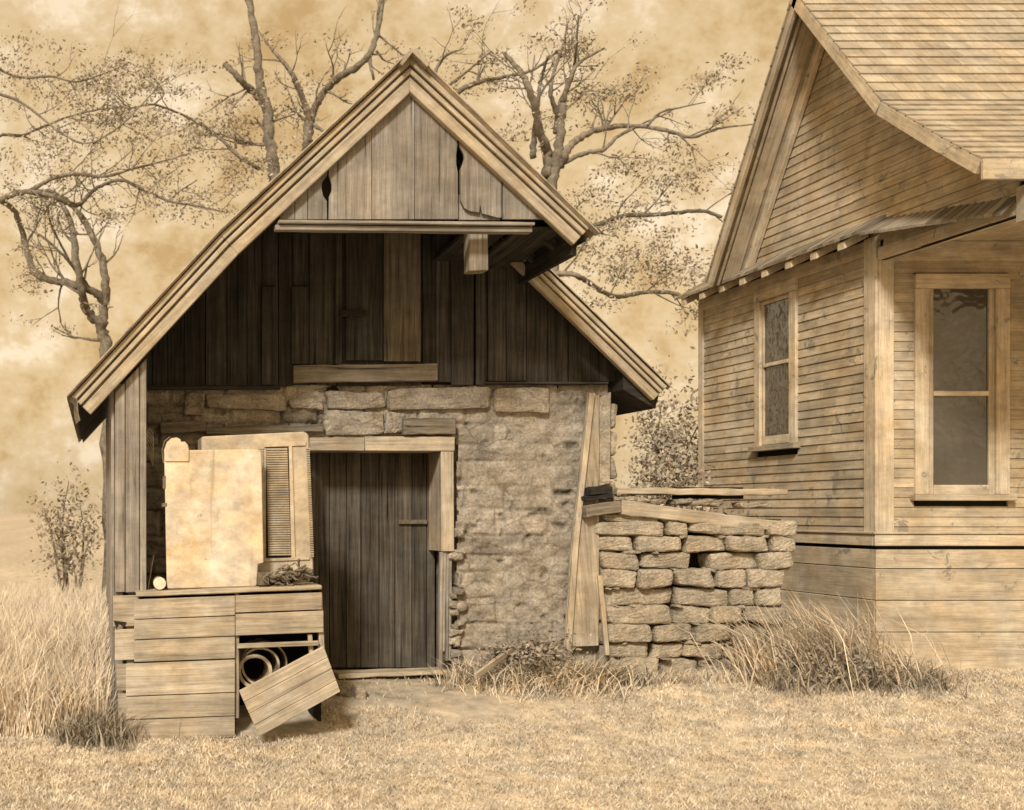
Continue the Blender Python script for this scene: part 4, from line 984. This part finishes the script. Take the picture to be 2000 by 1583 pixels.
def mid(n):
    x = X(1060, 9.6)+rng.normal(size=n)*.28; y = 9.62+rng.normal(size=n)*.13; return x, np.minimum(y, 9.88)
patch('wall_weeds', 'tangled weeds at the foot of the stone wall beside the leaning plank', 4200, mid, .05, .30, .010, 1.1, M_WEED)
def mid2(n):
    x = X(1090, 9.6)+rng.normal(size=n)*.3; y = 9.66+rng.normal(size=n)*.06; return x, y
patch('dark_weeds', 'dark low weeds around the base of the leaning plank', 4200, mid2, .05, .24, .012, 1.1, M_WEEDD)
def rt(n):
    x = X(1620, 9.7)+rng.normal(size=n)*.3; y = 9.75+rng.normal(size=n)*.13; return x, y
patch('arching_grass', 'long arching grass between the dry stone wall and the house', 1900, rt, .15, .80, .010, .8, M_WEED, az=lambda k: np.pi+rng.normal(size=k)*.8)
def rt2(n):
    x = X(1480, 9.6)+rng.random(n)*1.4; y = 9.6+rng.normal(size=n)*.1; return x, y
patch('low_weeds', 'low tangled weeds along the right foot of the dry stone wall', 2600, rt2, .05, .26, .011, 1.0, M_WEEDD)
def base(n):
    x = X(880, 9.7)+rng.random(n)*3.6; y = 9.62+rng.random(n)*.2; return x, y
patch('edge_grass', 'thin grass along the foot of the walls', 5000, base, .03, .14, .008, .8, M_GRASS)
bush('leafy_weed', 'leafy weed growing against the stone wall left of the leaning plank', X(1045, 9.65), 9.66, .36, .14, .36, 1500, M_WEEDD, .022, 31, 12, 'plant')
bush('leafy_weed', 'leafy weed growing at the right end of the dry stone wall', X(1600, 9.6), 9.6, .42, .2, .30, 1700, M_WEEDD, .022, 32, 12, 'plant')
bush('leafy_weed', 'leafy weed at the base of the house front skirting', X(1700, 9.8), 9.8, .3, .15, .2, 900, M_WEEDD, .022, 33, 9, 'plant')

# ------------------------------------------------------------------ light, sky, camera
sun_dir = Vector((.38, .74, -.62)).normalized()
L = bpy.data.lights.new('sun', 'SUN'); L.energy = 4.2; L.angle = R(9); L.color = (1, .935, .83)
so = bpy.data.objects.new('sun', L); COL.objects.link(so); so.rotation_euler = sun_dir.to_track_quat('-Z', 'Y').to_euler()
elev = math.asin(-sun_dir.z); azim = math.atan2(-sun_dir.x, -sun_dir.y)
Wd = bpy.data.worlds.new('World'); S.world = Wd; Wd.use_nodes = True; nt = Wd.node_tree
bg = nt.nodes['Background']; sk = N(nt, 'ShaderNodeTexSky', sky_type='NISHITA'); sk.sun_disc = False
sk.sun_elevation = elev; sk.sun_rotation = azim; sk.dust_density = 4; sk.air_density = 1.0
bw = N(nt, 'ShaderNodeRGBToBW'); nt.links.new(sk.outputs[0], bw.inputs[0])
tc = N(nt, 'ShaderNodeTexCoord').outputs['Generated']
cl = noise(nt, tc, 11, 10, .74, vscale=(1, 1, 1.2), dist=.1)
tint = ramp(nt, cl, [(.39, (.86, .56, .25, 1)), (.47, (1.06, .76, .40, 1)), (.54, (1.16, .87, .51, 1)), (.62, (1.42, 1.14, .79, 1))])
lift = ramp(nt, bw.outputs[0], [(0, 4.2), (1, 5.4)])
fin = mix(nt, tint, lift, 1.0, 'MULTIPLY')
soft = mix(nt, bw.outputs[0], 5.6, .72)
fin = mix(nt, tint, soft, 1.0, 'MULTIPLY')
nt.links.new(fin, bg.inputs[0]); bg.inputs[1].default_value = .15

cam = bpy.data.cameras.new('camera'); co = bpy.data.objects.new('camera', cam); COL.objects.link(co)
co.location = (0, 0, EYE); co.rotation_euler = (R(90), 0, 0)
cam.sensor_width = 36; cam.lens = 36*F/2000; cam.shift_x = (1000-VX)/2000; cam.shift_y = (HZ-791.5)/2000
cam.clip_start = .1; cam.clip_end = 2000
S.camera = co
cam.dof.use_dof = True; cam.dof.focus_distance = 9.7; cam.dof.aperture_fstop = 2.2
S.view_settings.view_transform = 'Standard'; S.view_settings.look = 'None'; S.view_settings.exposure = 0
